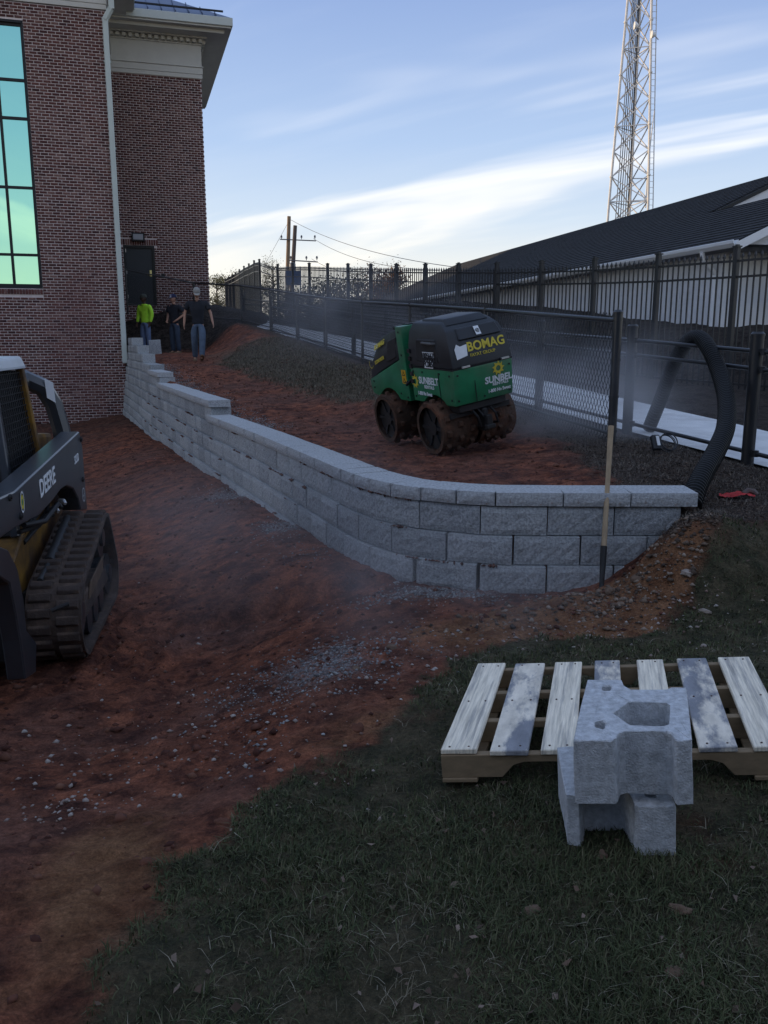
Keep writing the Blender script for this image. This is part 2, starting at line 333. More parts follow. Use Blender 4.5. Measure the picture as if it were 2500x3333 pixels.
def ground_material():
    m = bpy.data.materials.new('earth'); m.use_nodes = True; t = m.node_tree; N = t.nodes; L = t.links
    p = N['Principled BSDF']; p.inputs['Roughness'].default_value = .95; p.inputs['Specular IOR Level'].default_value = .15
    co = N.new('ShaderNodeTexCoord')
    def noise(s, d=6, ro=.6):
        n = N.new('ShaderNodeTexNoise'); L.new(co.outputs['Object'], n.inputs['Vector']); n.inputs['Scale'].default_value = s; n.inputs['Detail'].default_value = d; n.inputs['Roughness'].default_value = ro; return n.outputs[0]
    def rng(s, a, b, c=0, e=1):
        r = N.new('ShaderNodeMapRange'); L.new(s, r.inputs[0]); r.inputs[1].default_value = a; r.inputs[2].default_value = b; r.inputs[3].default_value = c; r.inputs[4].default_value = e; return r.outputs[0]
    def mixc(f, a, b, bt='MIX'):
        q = N.new('ShaderNodeMixRGB'); q.blend_type = bt
        for i, s in ((0, f), (1, a), (2, b)):
            if isinstance(s, tuple): q.inputs[i].default_value = (*s, 1)
            elif isinstance(s, (int, float)): q.inputs[i].default_value = s
            else: L.new(s, q.inputs[i])
        return q.outputs[0]
    def attr(n):
        a = N.new('ShaderNodeAttribute'); a.attribute_name = n; return a.outputs['Fac']
    big = noise(.9, 5); mid = noise(6, 8, .68); fine = noise(55, 6, .7)
    red = mixc(rng(mid, .36, .64), (.070, .024, .016), (.33, .118, .064))
    red = mixc(rng(noise(2.6, 7, .7), .50, .64), red, mixc(rng(mid, .35, .65), (.040, .016, .013), (.12, .046, .032))); red = mixc(rng(big, .46, .64), red, mixc(rng(mid, .4, .6), (.085, .038, .028), (.19, .088, .062)))
    tan = mixc(rng(mid, .38, .62), (.13, .055, .026), (.27, .135, .068))
    lawn = mixc(rng(mid, .4, .62), (.040, .040, .022), (.105, .085, .050)); lawn = mixc(rng(noise(2.2, 4), .58, .7), lawn, (.075, .040, .022))
    mul = mixc(rng(fine, .4, .62), (.026, .018, .014), (.115, .082, .062))
    straw = mixc(rng(noise(26, 9, .8), .36, .66), (.040, .030, .020), (.22, .175, .120))
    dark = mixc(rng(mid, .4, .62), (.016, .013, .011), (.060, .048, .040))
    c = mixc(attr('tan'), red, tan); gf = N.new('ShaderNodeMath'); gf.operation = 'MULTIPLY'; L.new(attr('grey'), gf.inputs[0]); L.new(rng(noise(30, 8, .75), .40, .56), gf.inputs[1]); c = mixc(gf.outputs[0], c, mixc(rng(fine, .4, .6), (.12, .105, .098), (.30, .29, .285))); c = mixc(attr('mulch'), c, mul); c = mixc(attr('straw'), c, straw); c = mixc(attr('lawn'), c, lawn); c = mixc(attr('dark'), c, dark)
    c = mixc(1., c, rng(fine, .28, .72, .55, 1.5), 'MULTIPLY'); c = mixc(1., c, rng(noise(150, 4, .7), .3, .7, .7, 1.3), 'MULTIPLY')
    L.new(c, p.inputs['Base Color'])
    b = N.new('ShaderNodeBump'); b.inputs['Strength'].default_value = .9; b.inputs['Distance'].default_value = .045
    h = N.new('ShaderNodeMath'); h.operation = 'ADD'; L.new(noise(24, 8, .7), h.inputs[0]); L.new(mid, h.inputs[1]); 
    vo = N.new('ShaderNodeTexVoronoi'); vo.inputs['Scale'].default_value = 17; L.new(co.outputs['Object'], vo.inputs['Vector']); h2 = N.new('ShaderNodeMath'); h2.operation = 'MULTIPLY_ADD'; L.new(vo.outputs['Distance'], h2.inputs[0]); h2.inputs[1].default_value = -.55; L.new(h.outputs[0], h2.inputs[2])
    dp = N.new('ShaderNodeVectorMath'); dp.operation = 'DOT_PRODUCT'; L.new(co.outputs['Object'], dp.inputs[0]); dp.inputs[1].default_value = (-.37*52, .93*52, 0)
    ad = N.new('ShaderNodeMath'); ad.operation = 'MULTIPLY_ADD'; L.new(noise(1.6, 3), ad.inputs[0]); ad.inputs[1].default_value = 9; L.new(dp.outputs['Value'], ad.inputs[2])
    si = N.new('ShaderNodeMath'); si.operation = 'SINE'; L.new(ad.outputs[0], si.inputs[0]); mr = N.new('ShaderNodeMath'); mr.operation = 'MULTIPLY'; L.new(si.outputs[0], mr.inputs[0]); L.new(attr('rut'), mr.inputs[1])
    h3 = N.new('ShaderNodeMath'); h3.operation = 'MULTIPLY_ADD'; L.new(mr.outputs[0], h3.inputs[0]); h3.inputs[1].default_value = .42; L.new(h2.outputs[0], h3.inputs[2]); L.new(h3.outputs[0], b.inputs['Height']); L.new(b.outputs[0], p.inputs['Normal'])
    return m
gx = np.concatenate([-np.geomspace(400, 13, 22), np.arange(-12, -3.2, .1), np.arange(-3.2, 3.6, .05), np.arange(3.6, 9, .12), np.geomspace(9.4, 400, 26)])
gy = np.concatenate([[-60, -25, -10, -5, -2.5, -1, 0, .5], np.arange(.9, 7.2, .045), np.arange(7.2, 13, .09), np.arange(13, 31.5, .16), np.arange(31.6, 46, .5), np.geomspace(47, 900, 22)])
GX, GY = np.meshgrid(gx, gy); GZ = height(GX.ravel(), GY.ravel())
nxg, nyg = len(gx), len(gy); idx = np.arange(nxg*nyg).reshape(nyg, nxg)
Fg = np.stack([idx[:-1,:-1], idx[:-1,1:], idx[1:,1:], idx[1:,:-1]], -1).reshape(-1, 4)
me = npmesh('ground', np.stack([GX.ravel(), GY.ravel(), GZ], 1), Fg, ground_material(), True)
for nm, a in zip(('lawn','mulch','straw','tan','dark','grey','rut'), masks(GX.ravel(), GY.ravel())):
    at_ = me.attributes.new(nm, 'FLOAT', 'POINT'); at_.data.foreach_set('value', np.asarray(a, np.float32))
struct(link('ground', me))

# concrete walk between the two fences
conc = mat('walk_concrete', (.64, .64, .625), .9, .13, 3.5, bump=.15, bscale=60, col2=(.50,.49,.47), thr=(.5,.72))
ys = np.concatenate([np.linspace(4.4, 12, 26), np.linspace(12.5, 39, 54)])
V = []; 
for y in ys:
    a = xi(RA, y)+.10; b = xi(FE, y)
    for k in range(7): V.append((a+(b-a)*k/6, y, float(zra(y))+.012))
V = np.array(V); n = len(ys); I = np.arange(n*7).reshape(n, 7)
Fw = np.stack([I[:-1,:-1], I[:-1,1:], I[1:,1:], I[1:,:-1]], -1).reshape(-1, 4)
struct(link('concrete_walk', npmesh('concrete_walk', V, Fw, conc, True)))
# ---------------------------------------------------------------- retaining wall: every block a piece
blockm = mat('split_face_concrete', (.34, .355, .36), .92, .50, 60, bump=.9, bscale=150, spec=.2, rnd='object', col2=[(.285,.30,.305),(.345,.36,.365),(.40,.415,.415)])
capm = mat('cap_concrete', (.41, .42, .42), .92, .42, 60, bump=.7, bscale=130, spec=.2, col2=(.30,.20,.15), thr=(.60,.74))
CH_ = .203
def block_mesh(name, w, h, dpt, amp, seed, m, nx=9, nz=5, taper=.06):
    amp *= .75
    rs = np.random.default_rng(seed); xs = np.linspace(-w/2+.004, w/2-.004, nx); zs = np.linspace(.002, h-.003, nz)
    V = []; F = []
    ph = rs.random((nx, nz))
    for j, z in enumerate(zs):
        for i, x in enumerate(xs):
            ex = min(i, nx-1-i); ez = min(j, nz-1-j); e = min(ex, ez)
            y = -amp*(ph[i, j]*.9+.35*math.sin(3*x/w+seed)+.3) if e > 0 else (.004 if ex == 0 else .002)
            V.append((x+(rs.random()-.5)*.008*(e > 0), y, z+(rs.random()-.5)*.006*(e > 0)))
    q = lambda i, j: j*nx+i
    for j in range(nz-1):
        for i in range(nx-1): F.append((q(i,j), q(i+1,j), q(i+1,j+1), q(i,j+1)))
    b = len(V); V += [(-w/2+taper, dpt, 0), (w/2-taper, dpt, 0), (w/2-taper, dpt, h), (-w/2+taper, dpt, h)]
    F.append((b+1, b, b+3, b+2))
    F.append(tuple([q(i,0) for i in range(nx-1,-1,-1)]+[b, b+1])); F.append(tuple([q(i,nz-1) for i in range(nx)]+[b+2, b+3]))
    F.append(tuple([q(0,j) for j in range(nz)]+[b+3, b])); F.append(tuple([q(nx-1,j) for j in range(nz-1,-1,-1)]+[b+1, b+2]))
    mb = MB(); mb.add(V, F); return mb.mesh(name, m)
BW = .457
BL = [block_mesh('block', BW, CH_, .30, .013, k, blockm, 11, 6) for k in range(7)]
BH = [block_mesh('block', BW*.62, CH_, .30, .014, 20+k, blockm, 7, 5, .04) for k in range(2)]
CP = [block_mesh('cap', BW, .098, .31, .008, 40+k, capm, 11, 4, .0) for k in range(5)]
CS = [block_mesh('cap', .27, .098, .31, .008, 50+k, capm, 7, 4, .022) for k in range(3)]
wall = thing('retaining_wall', 'curved grey split-face block retaining wall stepping up towards the brick building', 'retaining wall', (2.13, 5.68, 0))
S1, S2, S3, S4, S5, S6 = [s_at_y(y) for y in (12.1, 17.1, 18.6, 20.5, 22.3, 23.6)]
rw = random.Random(3); nblocks = 0
def course(ztop, s0, s1, meshes, name, wid, outset, hgt, off, shorts=None):
    global nblocks
    s = off
    while s > s0: s -= wid
    while s+wid <= s0: s += wid
    while s < s1-.05:
        w_ = wid; ml = meshes
        p0 = wpos(min(max(s, 0)+w_/2, WLEN))
        if shorts is not None and 1.25 < s < 3.0: w_ = shorts[1]; ml = shorts[0]
        a = max(s, s0); b = min(s+w_, s1)
        if b-a > .06:
            c = (a+b)/2; t = wtan(c); nrm = np.array([-t[1], t[0]])         # outward: towards the low side
            p = wpos(c)+nrm*outset
            g0 = hz1(p[0]+nrm[0]*.12, p[1]+nrm[1]*.12)
            if ztop > g0-(.30 if a < 1.2 else .03):
                o = link(name, rw.choice(ml), wall); k = (b-a)/w_*1.0
                ang = math.atan2(-t[1], -t[0])
                o.location = (p[0]-2.13+nrm[0]*(rw.random()-.5)*.008, p[1]-5.68+nrm[1]*(rw.random()-.5)*.008, ztop-hgt+rw.uniform(0,.002)); o.rotation_euler = (0, 0, ang+rw.uniform(-.012, .012))
                o.scale = (k*rw.uniform(.994, .999) + (1.0/(1+outset*.0)-1), 1, rw.uniform(.985, .996)); nblocks += 1
        s += w_
for i in range(-6, 6):
    ztop = .5-CH_*i
    s0 = {-1: S1, -2: S2, -3: S3, -4: S4, -5: S5, -6: S6, 0: .07, 1: .20, 2: .0}.get(i, .0)
    outset = (.6-ztop)*.13-.025
    off = .10+.2285*(i % 2)
    sh = (BH, BW*.62) if 0 <= i <= 3 else None
    course(ztop, s0, WLEN, BL, 'block', BW, outset, CH_, off if i < 0 else off, None)
course(.600, 0, S1+.15, CP, 'cap', BW, .012, .098, .0, (CS, .27))
course(.803, S1, S2+.1, CP, 'cap', BW, .0, .098, 0)
course(1.006, S2, S3, CP, 'cap', BW, -.02, .098, 0)
# grey drainage stone behind the caps, and washed onto the low ground
def stones(name, pts, size, m, seed=1, sink=.3):
    rs = np.random.default_rng(seed); base = np.array([(1,0,0),(-1,0,0),(0,1,0),(0,-1,0),(0,0,1),(0,0,-1)], float)
    T = np.array([(0,2,4),(2,1,4),(1,3,4),(3,0,4),(2,0,5),(1,2,5),(3,1,5),(0,3,5)]); n = len(pts)
    sz = size[0]*(size[1]/size[0])**(rs.random(n)**2.2)
    V = base[None]*(1+.45*(rs.random((n,6,1))-.5))+.35*(rs.random((n,6,3))-.5)
    V = V*np.stack([np.ones(n), .6+.4*rs.random(n), .45+.35*rs.random(n)], 1)[:,None,:]
    a = rs.random(n)*6.28; ca, sa = np.cos(a)[:,None], np.sin(a)[:,None]
    X = V[:,:,0]*ca-V[:,:,1]*sa; Y = V[:,:,0]*sa+V[:,:,1]*ca
    W = np.stack([X, Y, V[:,:,2]], -1)*sz[:,None,None]
    z = height(pts[:,0], pts[:,1])+sz*(.45-sink)
    W = W+np.stack([pts[:,0], pts[:,1], z], 1)[:,None,:]
    Fi = (np.arange(n)[:,None,None]*6+T[None]).reshape(-1, 3)
    return struct(link(name, npmesh(name, W.reshape(-1,3), Fi, m)), 'stuff')
gravm = mat('grey_gravel', (.26,.27,.28), .9, .15, 30, rnd='island', col2=[(.11,.105,.105),(.20,.20,.20),(.33,.33,.32)])
rockm = mat('pale_pebbles', (.33,.28,.24), .9, .2, 30, rnd='island', col2=[(.16,.09,.065),(.28,.22,.19),(.42,.38,.34)])
clodm = mat('earth_clods', (.10,.04,.025), .95, .3, 20, rnd='island', col2=[(.055,.02,.014),(.11,.042,.027),(.17,.08,.05)])
woodm_ = mat('mulch_chips', (.10,.08,.07), .95, .3, 20, rnd='island', col2=[(.022,.016,.012),(.065,.046,.035),(.17,.125,.095)])
def blob(n, c, s, seed):
    rs = np.random.default_rng(seed); return np.array(c)+rs.normal(size=(n,2))*np.array(s)
px = lambda u, v, z=0.: tuple(atz(u, v, z).xy)
gp = []
for s_ in np.linspace(S1-1.6, S4, 7000):
    p = wpos(s_); t = wtan(s_); gp.append(p+np.array([t[1], -t[0]])*(.33+abs(RNG.normal())*.22))
gpts = [np.array(gp), blob(2200, px(1450,1925,-.1), (.32,.10), 1), blob(1800, px(1060,2130,-.12), (.30,.32), 2), blob(1300, px(760,1640,-.3), (.28,.35), 3), blob(1100, px(930,1760,-.25), (.16,.25), 4), blob(120, px(850,2350,-.05), (.10,.25), 5), blob(200, px(1010,1840,-.2), (.14,.2), 6), blob(160, px(640,1500,-.4), (.4,.9), 7)]
ok = lambda P: P[(sdist(P[:,0], P[:,1], WALL) < -.10) | (sdist(P[:,0], P[:,1], WALL) > .34)]
stones('gravel', ok(np.vstack(gpts)), (.004, .015), gravm, 5)
bl = [blob(200, px(300,2450,-.15), (.55,.35), 8), blob(130, px(900,2300,0), (.45,.5), 9), blob(60, px(220,2600,-.1), (.12,.1), 10), blob(160, px(1200,2050,0), (.6,.5), 11), blob(150, px(600,2100,-.3), (.6,.9), 12), blob(260, px(1900,2010,.05), (.45,.16), 13), blob(90, px(2150,1880,.2), (.2,.12), 14)]
P = np.vstack(bl); stones('pebbles', P[sdist(P[:,0], P[:,1], WALL) < -.15], (.005, .019), rockm, 6)
rs = np.random.default_rng(77)
P = np.stack([rs.uniform(-6, 2.2, 34000), 1.2+rs.random(34000)**1.7*22], 1); Dw = sdist(P[:,0], P[:,1], WALL); lw = masks(P[:,0], P[:,1])
P = P[(lw[0] < .3) & (lw[1] < .4) & ((Dw < -.12) | (Dw > .38)) & (P[:,0] < xi(CH, P[:,1]))]
keep = rs.random(len(P)) < np.clip((P[:,1]-1)/4, .15, 1); P = P[keep]
stones('dirt_clods', P, (.004, .034), clodm, 7, .45)
P = np.vstack([blob(900, (1.55,5.12), (.34,.16), 61), blob(420, (2.0,5.35), (.18,.14), 62), blob(380, (1.0,4.95), (.35,.15), 63)]); P = P[(sdist(P[:,0], P[:,1], WALL) < -.12) & (masks(P[:,0], P[:,1])[0] < .6)]
stones('rubble', P, (.005, .030), mat('tan_rubble', (.2,.12,.075), .95, .3, 20, rnd='island', col2=[(.035,.027,.022),(.09,.062,.043),(.17,.12,.085),(.27,.21,.16)]), 17, .35)
P = np.stack([rs.uniform(1.6, 4.2, 9000), rs.uniform(4.9, 9.3, 9000)], 1); lw = masks(P[:,0], P[:,1])
P = P[(lw[1] > .5) & (P[:,0] < xi(RA, P[:,1])-.02)]
stones('mulch', P, (.005, .018), woodm_, 8, .3)
# soil left lying on the course ledges
P = []
for i in range(0, 4):
    for s_ in rs.uniform(1.2, 16, 15):
        n_ = rs.integers(2, 12); p = wpos(s_); t = wtan(s_); nr = np.array([-t[1], t[0]]); L_ = rs.uniform(.05, .5)
        for q in range(n_):
            ss_ = s_+rs.uniform(0, L_); p = wpos(ss_); P.append((*(p+nr*((.6-(.5-CH_*i))*.13-.008)), .5-CH_*i))
P = np.array(P)
def ledge(P):
    o = height; n = len(P); r2 = np.random.default_rng(4)
    base = np.array([(1,0,0),(-1,0,0),(0,1,0),(0,-1,0),(0,0,1),(0,0,-1)], float); T = np.array([(0,2,4),(2,1,4),(1,3,4),(3,0,4),(2,0,5),(1,2,5),(3,1,5),(0,3,5)])
    V = base[None]*(1+.5*(r2.random((n,6,1))-.5))*np.stack([.008+.022*r2.random(n)**2, .008+.014*r2.random(n)**2, .005+.013*r2.random(n)**2], 1)[:,None,:]+P[:,None,:]
    struct(link('ledge_soil', npmesh('ledge_soil', V.reshape(-1,3), (np.arange(n)[:,None,None]*6+T[None]).reshape(-1,3), clodm)), 'stuff')
ledge(P)

# ---------------------------------------------------------------- brick building
A0 = R(16.4); ex, ey = math.cos(A0), math.sin(A0); C0 = Vector((-7.47, 25.0, 0))
bld = thing('brick_building', 'tall red brick building with cream cornice, mirrored windows and dark side door', 'building', C0, (0, 0, A0))
brick_cols = [(.075,.030,.028),(.110,.045,.040),(.140,.060,.052),(.090,.038,.036),(.20,.115,.10),(.120,.050,.044),(.055,.024,.025)]
brickm = mat('brick_piece', (.11,.045,.04), .9, .25, 14, bump=.3, bscale=120, rnd='object', col2=brick_cols)
brickim = mat('brick_field', (.11,.045,.04), .9, .25, 14, bump=.3, bscale=120, rnd='island', col2=brick_cols)
mortar = mat('mortar', (.62,.55,.53), .95, .12, 10, bump=.2)
cream = mat('cream_trim', (.52,.51,.46), .6, .06, 3)
CRS = .0763; BLN = .199; BJ = .0135
ZB, ZT = -1.2, 10.3
wA = MB(); 
# front wing: plane y=0 from x=-58 to 0 with the window opening; returns and back
def up(u, v, loc):
    """photo pixel -> local wall coordinates (x, z) on the wall plane local y = loc"""
    d = ray(u, v); n = Vector((-ey, ex, 0)); o = Vector((0, 0, EYE)); t = (n.dot(C0)+loc-n.dot(o))/n.dot(d); p = o+d*t-C0
    return p.x*ex+p.y*ey, p.z
YB = 4.88; XB = 2.91; DEP = 26
wx1, wz0 = up(140, 940, 0); _, wz1 = up(75, 66, 0); wx0 = wx1-3.05
mB = MB(); mB.b2((-58,.012,ZB), (wx0,.3,ZT)); mB.b2((wx0,.012,ZB), (wx1,.3,wz0)); mB.b2((wx0,.012,wz1), (wx1,.3,ZT)); mB.b2((wx1,.012,ZB), (-.012,.3,ZT))
mB.b2((-.3,.3,ZB), (-.012,YB+.3,ZT)); mB.b2((-58,.3,ZB), (-57.7,DEP,ZT)); mB.b2((-58,DEP,ZB), (-.012,DEP+.3,ZT)); mB.b2((-.3,14,ZB), (-.012,DEP,ZT))
frontwall = mB.build('wall', mortar, bld)
dx0, dzt = up(400, 797, YB); dx1, _ = up(502, 800, YB); dzb = up(450, 985, YB)[1]-.1
mB = MB(); mB.b2((-.012,YB+.012,ZB), (dx0,YB+.3,ZT)); mB.b2((dx0,YB+.012,dzt), (dx1,YB+.3,ZT)); mB.b2((dx1,YB+.012,ZB), (XB-.012,YB+.3,ZT)); mB.b2((dx0,YB+.012,ZB), (dx1,YB+.3,dzb)); mB.b2((XB-.3,YB+.3,ZB), (XB-.012,14,ZT)); mB.b2((-.012,14-.3,ZB), (XB-.3,14,ZT))
backwall = mB.build('wall', mortar, bld)
_bm = MB(); _bm.b2((0,0,0), (BLN-BJ, .095, CRS-BJ)); BRK = _bm.mesh('brick', brickm, .003)
_bm = MB(); _bm.b2((0,0,0), (.095, .095, CRS-BJ)); BRKH = _bm.mesh('brick', brickm, .003)
pieces = []      # (x, y, z, length, visible size)
def lay(x0, x1, z0, z1, y, holes, wallid):
    k = int(z0/CRS)
    while k*CRS < z1:
        z = k*CRS; k += 1
        if z < z0: continue
        x = math.floor(x0/BLN)*BLN-(BLN/2 if k % 2 else 0)
        while x < x1:
            a, b = max(x, x0), min(x+BLN-BJ, x1); x += BLN
            if b-a < .03: continue
            ok_ = True
            for hx0, hx1, hz0, hz1 in holes:
                if z+CRS-BJ > hz0 and z < hz1:
                    if a >= hx0 and b <= hx1: ok_ = False
                    elif a < hx0 < b: b = hx0
                    elif a < hx1 < b: a = hx1
            if ok_ and b-a > .03: pieces.append((a, y+random.uniform(-.0025, .0025), z, b-a, wallid))
lay(-5.4, 0, -.9, ZT-.02, 0, [(wx0, wx1, wz0-.17, wz1)], 0)
lay(0, XB, .9, ZT-.02, YB, [(dx0-.16, dx1+.1, dzt, dzt+.21), (dx0, dx1, dzb, dzt)], 1)
# the nearest 300 bricks (largest in the photo) are pieces of their own, the rest one field
def vis(p):
    W = C0+Vector((p[0]*ex-p[1]*ey, p[0]*ey+p[1]*ex, p[2])); s_ = Vector((0,0,EYE))
    fr = W.z > -.55 and -4.1 < p[0] < -.75 and p[4] == 0 and p[2] < 4.0
    return ((W-s_).length if fr else 999)
pieces.sort(key=vis)
for a, y, z, ln, wid in pieces[:300]:
    o = link('brick', BRK, frontwall if wid == 0 else backwall); o.location = (a, y, z); o.scale = (ln/(BLN-BJ), 1, 1)
def brickfield(name, L, par):
    A = np.array([(p[0], p[1], p[2], p[3]) for p in L]); n = len(A); c = .003
    h = CRS-BJ
    # front face + chamfer + sides (open at the back, buried in the wall)
    b = np.array([(0,1,0),(1,1,0),(1,1,1),(0,1,1),(0,0,0),(1,0,0),(1,0,1),(0,0,1)], float)
    V = np.zeros((n,8,3)); V[:,:,0] = A[:,None,0]+b[None,:,0]*A[:,None,3]; V[:,:,1] = A[:,None,1]+b[None,:,1]*.03; V[:,:,2] = A[:,None,2]+b[None,:,2]*h
    V[:,4:,0] += np.array([c,-c,-c,c]); V[:,4:,2] += np.array([c,c,-c,-c])
    q = np.array([(4,5,6,7),(0,1,5,4),(1,2,6,5),(2,3,7,6),(3,0,4,7)])
    return struct(link(name, npmesh(name, V.reshape(-1,3), (np.arange(n)[:,None,None]*8+q[None]).reshape(-1,4), brickim), par), 'stuff')
brickfield('brick_field', [p for p in pieces[300:] if p[4] == 0], frontwall)
brickfield('brick_field', [p for p in pieces[300:] if p[4] == 1], backwall)
# side return of the front wing, soldier course over the door, rowlock sill under the window
L = []
for k in range(12, int(ZT/CRS)):
    x = -(BLN/2 if k % 2 else 0)
    while x < YB: L.append((max(x,0), k*CRS, min(x+BLN-BJ, YB)-max(x,0))); x += BLN
A = np.array([l for l in L if l[2] > .03]); n = len(A); h = CRS-BJ
V = np.zeros((n,8,3)); b = np.array([(1,0,0),(1,1,0),(1,1,1),(1,0,1),(0,0,0),(0,1,0),(0,1,1),(0,0,1)], float)
V[:,:,0] = -.03*b[None,:,0]; V[:,:,1] = A[:,None,0]+b[None,:,1]*A[:,None,2]; V[:,:,2] = A[:,None,1]+b[None,:,2]*h
q = np.array([(4,5,6,7),(0,1,5,4),(1,2,6,5),(2,3,7,6),(3,0,4,7)])
struct(link('brick_field', npmesh('brick_field', V.reshape(-1,3), (np.arange(n)[:,None,None]*8+q[None]).reshape(-1,4), brickim), frontwall), 'stuff')
x = dx0-.15
while x < dx1+.08:
    o = link('brick', BRK, backwall); o.rotation_euler = (0, -R(90), 0); o.location = (x+CRS-BJ, YB-.004, dzt+.008); o.scale = (1, 1, 1); x += CRS
x = wx0
while x < wx1-.02:
    o = link('brick', BRKH, frontwall); o.rotation_euler = (0, -R(90), 0); o.location = (x+CRS-BJ, -.03, wz0-.15); o.scale = (1.4, 1.3, 1); x += CRS
# window: dark frame, mirrored green panes
framem = mat('dark_window_frame', (.012,.014,.016), .45, .1, 5)
glass = bpy.data.materials.new('mirror_glass'); glass.use_nodes = True; gp_ = glass.node_tree.nodes['Principled BSDF']
gp_.inputs['Base Color'].default_value = (.42, .80, .62, 1); gp_.inputs['Metallic'].default_value = 1; gp_.inputs['Roughness'].default_value = .02
_n = glass.node_tree.nodes.new('ShaderNodeTexNoise'); _n.inputs['Scale'].default_value = .7; _b = glass.node_tree.nodes.new('ShaderNodeBump'); _b.inputs['Strength'].default_value = .05; _b.inputs['Distance'].default_value = .05
glass.node_tree.links.new(_n.outputs[0], _b.inputs['Height']); glass.node_tree.links.new(_b.outputs[0], gp_.inputs['Normal'])
zs = [wz0+.09]+[up(100, v, .1)[1] for v in (830, 612, 388, 264)]+[wz1-.09]
xs = [wx0+.05, wx1-2.18, wx1-1.43, wx1-.735, wx1-.05]
win = MB(); FW = .035
for z in zs: win.b2((wx0+.002,.085,z-FW), (wx1-.002,.16,z+FW))
for x in xs: win.b2((x-FW,.08,wz0+.002), (x+FW,.162,wz1-.002))
win.b2((wx0+.002,.05,wz0+.001), (wx1-.002,.17,wz0+.055)); win.b2((wx1-.05,.02,wz0+.002), (wx1-.002,.17,wz1-.002)); win.b2((wx0+.003,.02,wz1-.06), (wx1-.003,.17,wz1-.002))
wo_ = win.build('window', framem, bld)
for i in range(4):
    for j in range(len(zs)-1):
        pm = MB(); pm.b2((xs[i]+FW-.004,.125+random.uniform(-.002,.002),zs[j]+FW-.004), (xs[i+1]-FW+.004,.14,zs[j+1]-FW+.004)); po = pm.build('pane', glass, wo_)
# door, lamp
doorm = mat('dark_door_paint', (.028,.034,.040), .5, .1, 4); brass = mat('brass', (.62,.55,.24), .35, .1, 9, metal=.6)
d_ = MB(); d_.b2((dx0+.07,YB+.09,dzb), (dx1-.07,YB+.14,dzt-.08)); door = d_.build('door', doorm, bld, .004)
d_ = MB(); d_.b2((dx0+.001,YB+.03,dzb), (dx0+.068,YB+.2,dzt-.001)); d_.b2((dx1-.068,YB+.03,dzb), (dx1-.001,YB+.2,dzt-.001)); d_.b2((dx0+.068,YB+.03,dzt-.078), (dx1-.068,YB+.2,dzt-.001)); d_.build('frame', framem, door)
d_ = MB(); d_.b2((dx1-.19,YB+.07,dzb+.98), (dx1-.12,YB+.091,dzb+1.18)); d_.b2((dx1-.27,YB+.04,dzb+1.02), (dx1-.13,YB+.06,dzb+1.05)); d_.b2((dx1-.16,YB+.05,dzb+1.02), (dx1-.13,YB+.08,dzb+1.05)); d_.build('handle', brass, door, .004)
steel = mat('pale_steel', (.5,.5,.5), .4, .1, 9, metal=.7)
for zz_ in (.25, 1.05, 1.75):
    d_ = MB(); d_.b2((dx0+.072,YB+.078,dzb+zz_), (dx0+.09,YB+.091,dzb+zz_+.11)); d_.build('hinge', steel, door)
lx0, lz1 = up(433, 763, YB); lx1, lz0 = up(466, 782, YB)
tag_l = thing('wall_lamp', 'flat dark wall lamp with pale lens above the side door', 'wall lamp', C0+Vector((lx0*ex-YB*ey, lx0*ey+YB*ex, lz0)), (0, 0, A0))
d_ = MB(); W_ = lx1-lx0; H_ = lz1-lz0; d_.b2((-.05,-.16,-.05), (W_+.05,-.01,H_+.05)); d_.build('housing', framem, tag_l, .01)
d_ = MB(); d_.b2((0,-.175,0), (W_,-.161,H_)); d_.build('lens', mat('frosted_lens', (.30,.31,.33), .5, .05, 6), tag_l)
# cornice wrapped round each wing
def cornice(name, x0, x1, y0, y1, sides, zb, over, par):
    """bands stepping out, frieze, dentils, soffit and gutter along the given sides of a footprint"""
    prof = [(0,.0,.16,.03),(0,.165,.42,.045),(0,.425,.47,.075),(0,.475,1.28,.02),(0,1.285,1.33,.05),(0,1.335,1.50,.03),(0,1.505,1.60,.20),(0,1.605,1.68,.30)]
    prof = [(q[0], q[1]*.79, q[2]*.79, q[3]) for q in prof]; b = MB(); den = []
    for (_, a, c, o) in prof: b.b2((x0-o*('l' in sides), y0-o, zb+a), (x1+o*('r' in sides), y1+o*('b' in sides), zb+c))
    co_ = b.build('cornice', cream, par, .006)
    xd = x0+.05
    dm = MB(); dm.b2((0,0,0), (.115,.14,.105)); DM = dm.mesh('dentil', cream)
    if name == 'back':
        while xd < x1+.1:
            o = link('dentil', DM, co_); o.location = (xd, y0-.168, zb+1.068); xd += .20
        yd = y0-.03
        while yd < y1:
            o = link('dentil', DM, co_); o.rotation_euler = (0, 0, R(90)); o.location = (x1+.168, yd, zb+1.068); yd += .20
    b = MB(); z = zb+1.335
    b.b2((x0-over*('l' in sides), y0-over+.0, z), (x1+over, y1+over*('b' in sides), z+.05)); b.b2((x0-(over-.12)*('l' in sides), y0-over+.22, z-.10), (x1+over-.2, y1-.05, z-.002)); b.build('soffit', cream, par)
    b = MB(); b.b2((x0-(over+.05)*('l' in sides), y0-over-.06, z+.052), (x1+over+.05, y1+(over+.05)*('b' in sides), z+.30)); b.build('gutter', mat('cream_gutter', (.50,.53,.49), .5, .05, 3), par, .012)
    return z+.30
zr_ = cornice('back', .0, XB, YB, 14, 'r', up(657, 258, YB)[1], .92, bld)
za_ = cornice('front', -58, 0, 0, DEP, 'r', 10.32, .80, bld)
roofm = mat('blue_metal_roof', (.075,.10,.17), .35, .12, 2, metal=.5)
b = MB(); x0, x1, y0, y1 = -.3, XB+.95, YB-.95, 14.9; h_ = 1.15
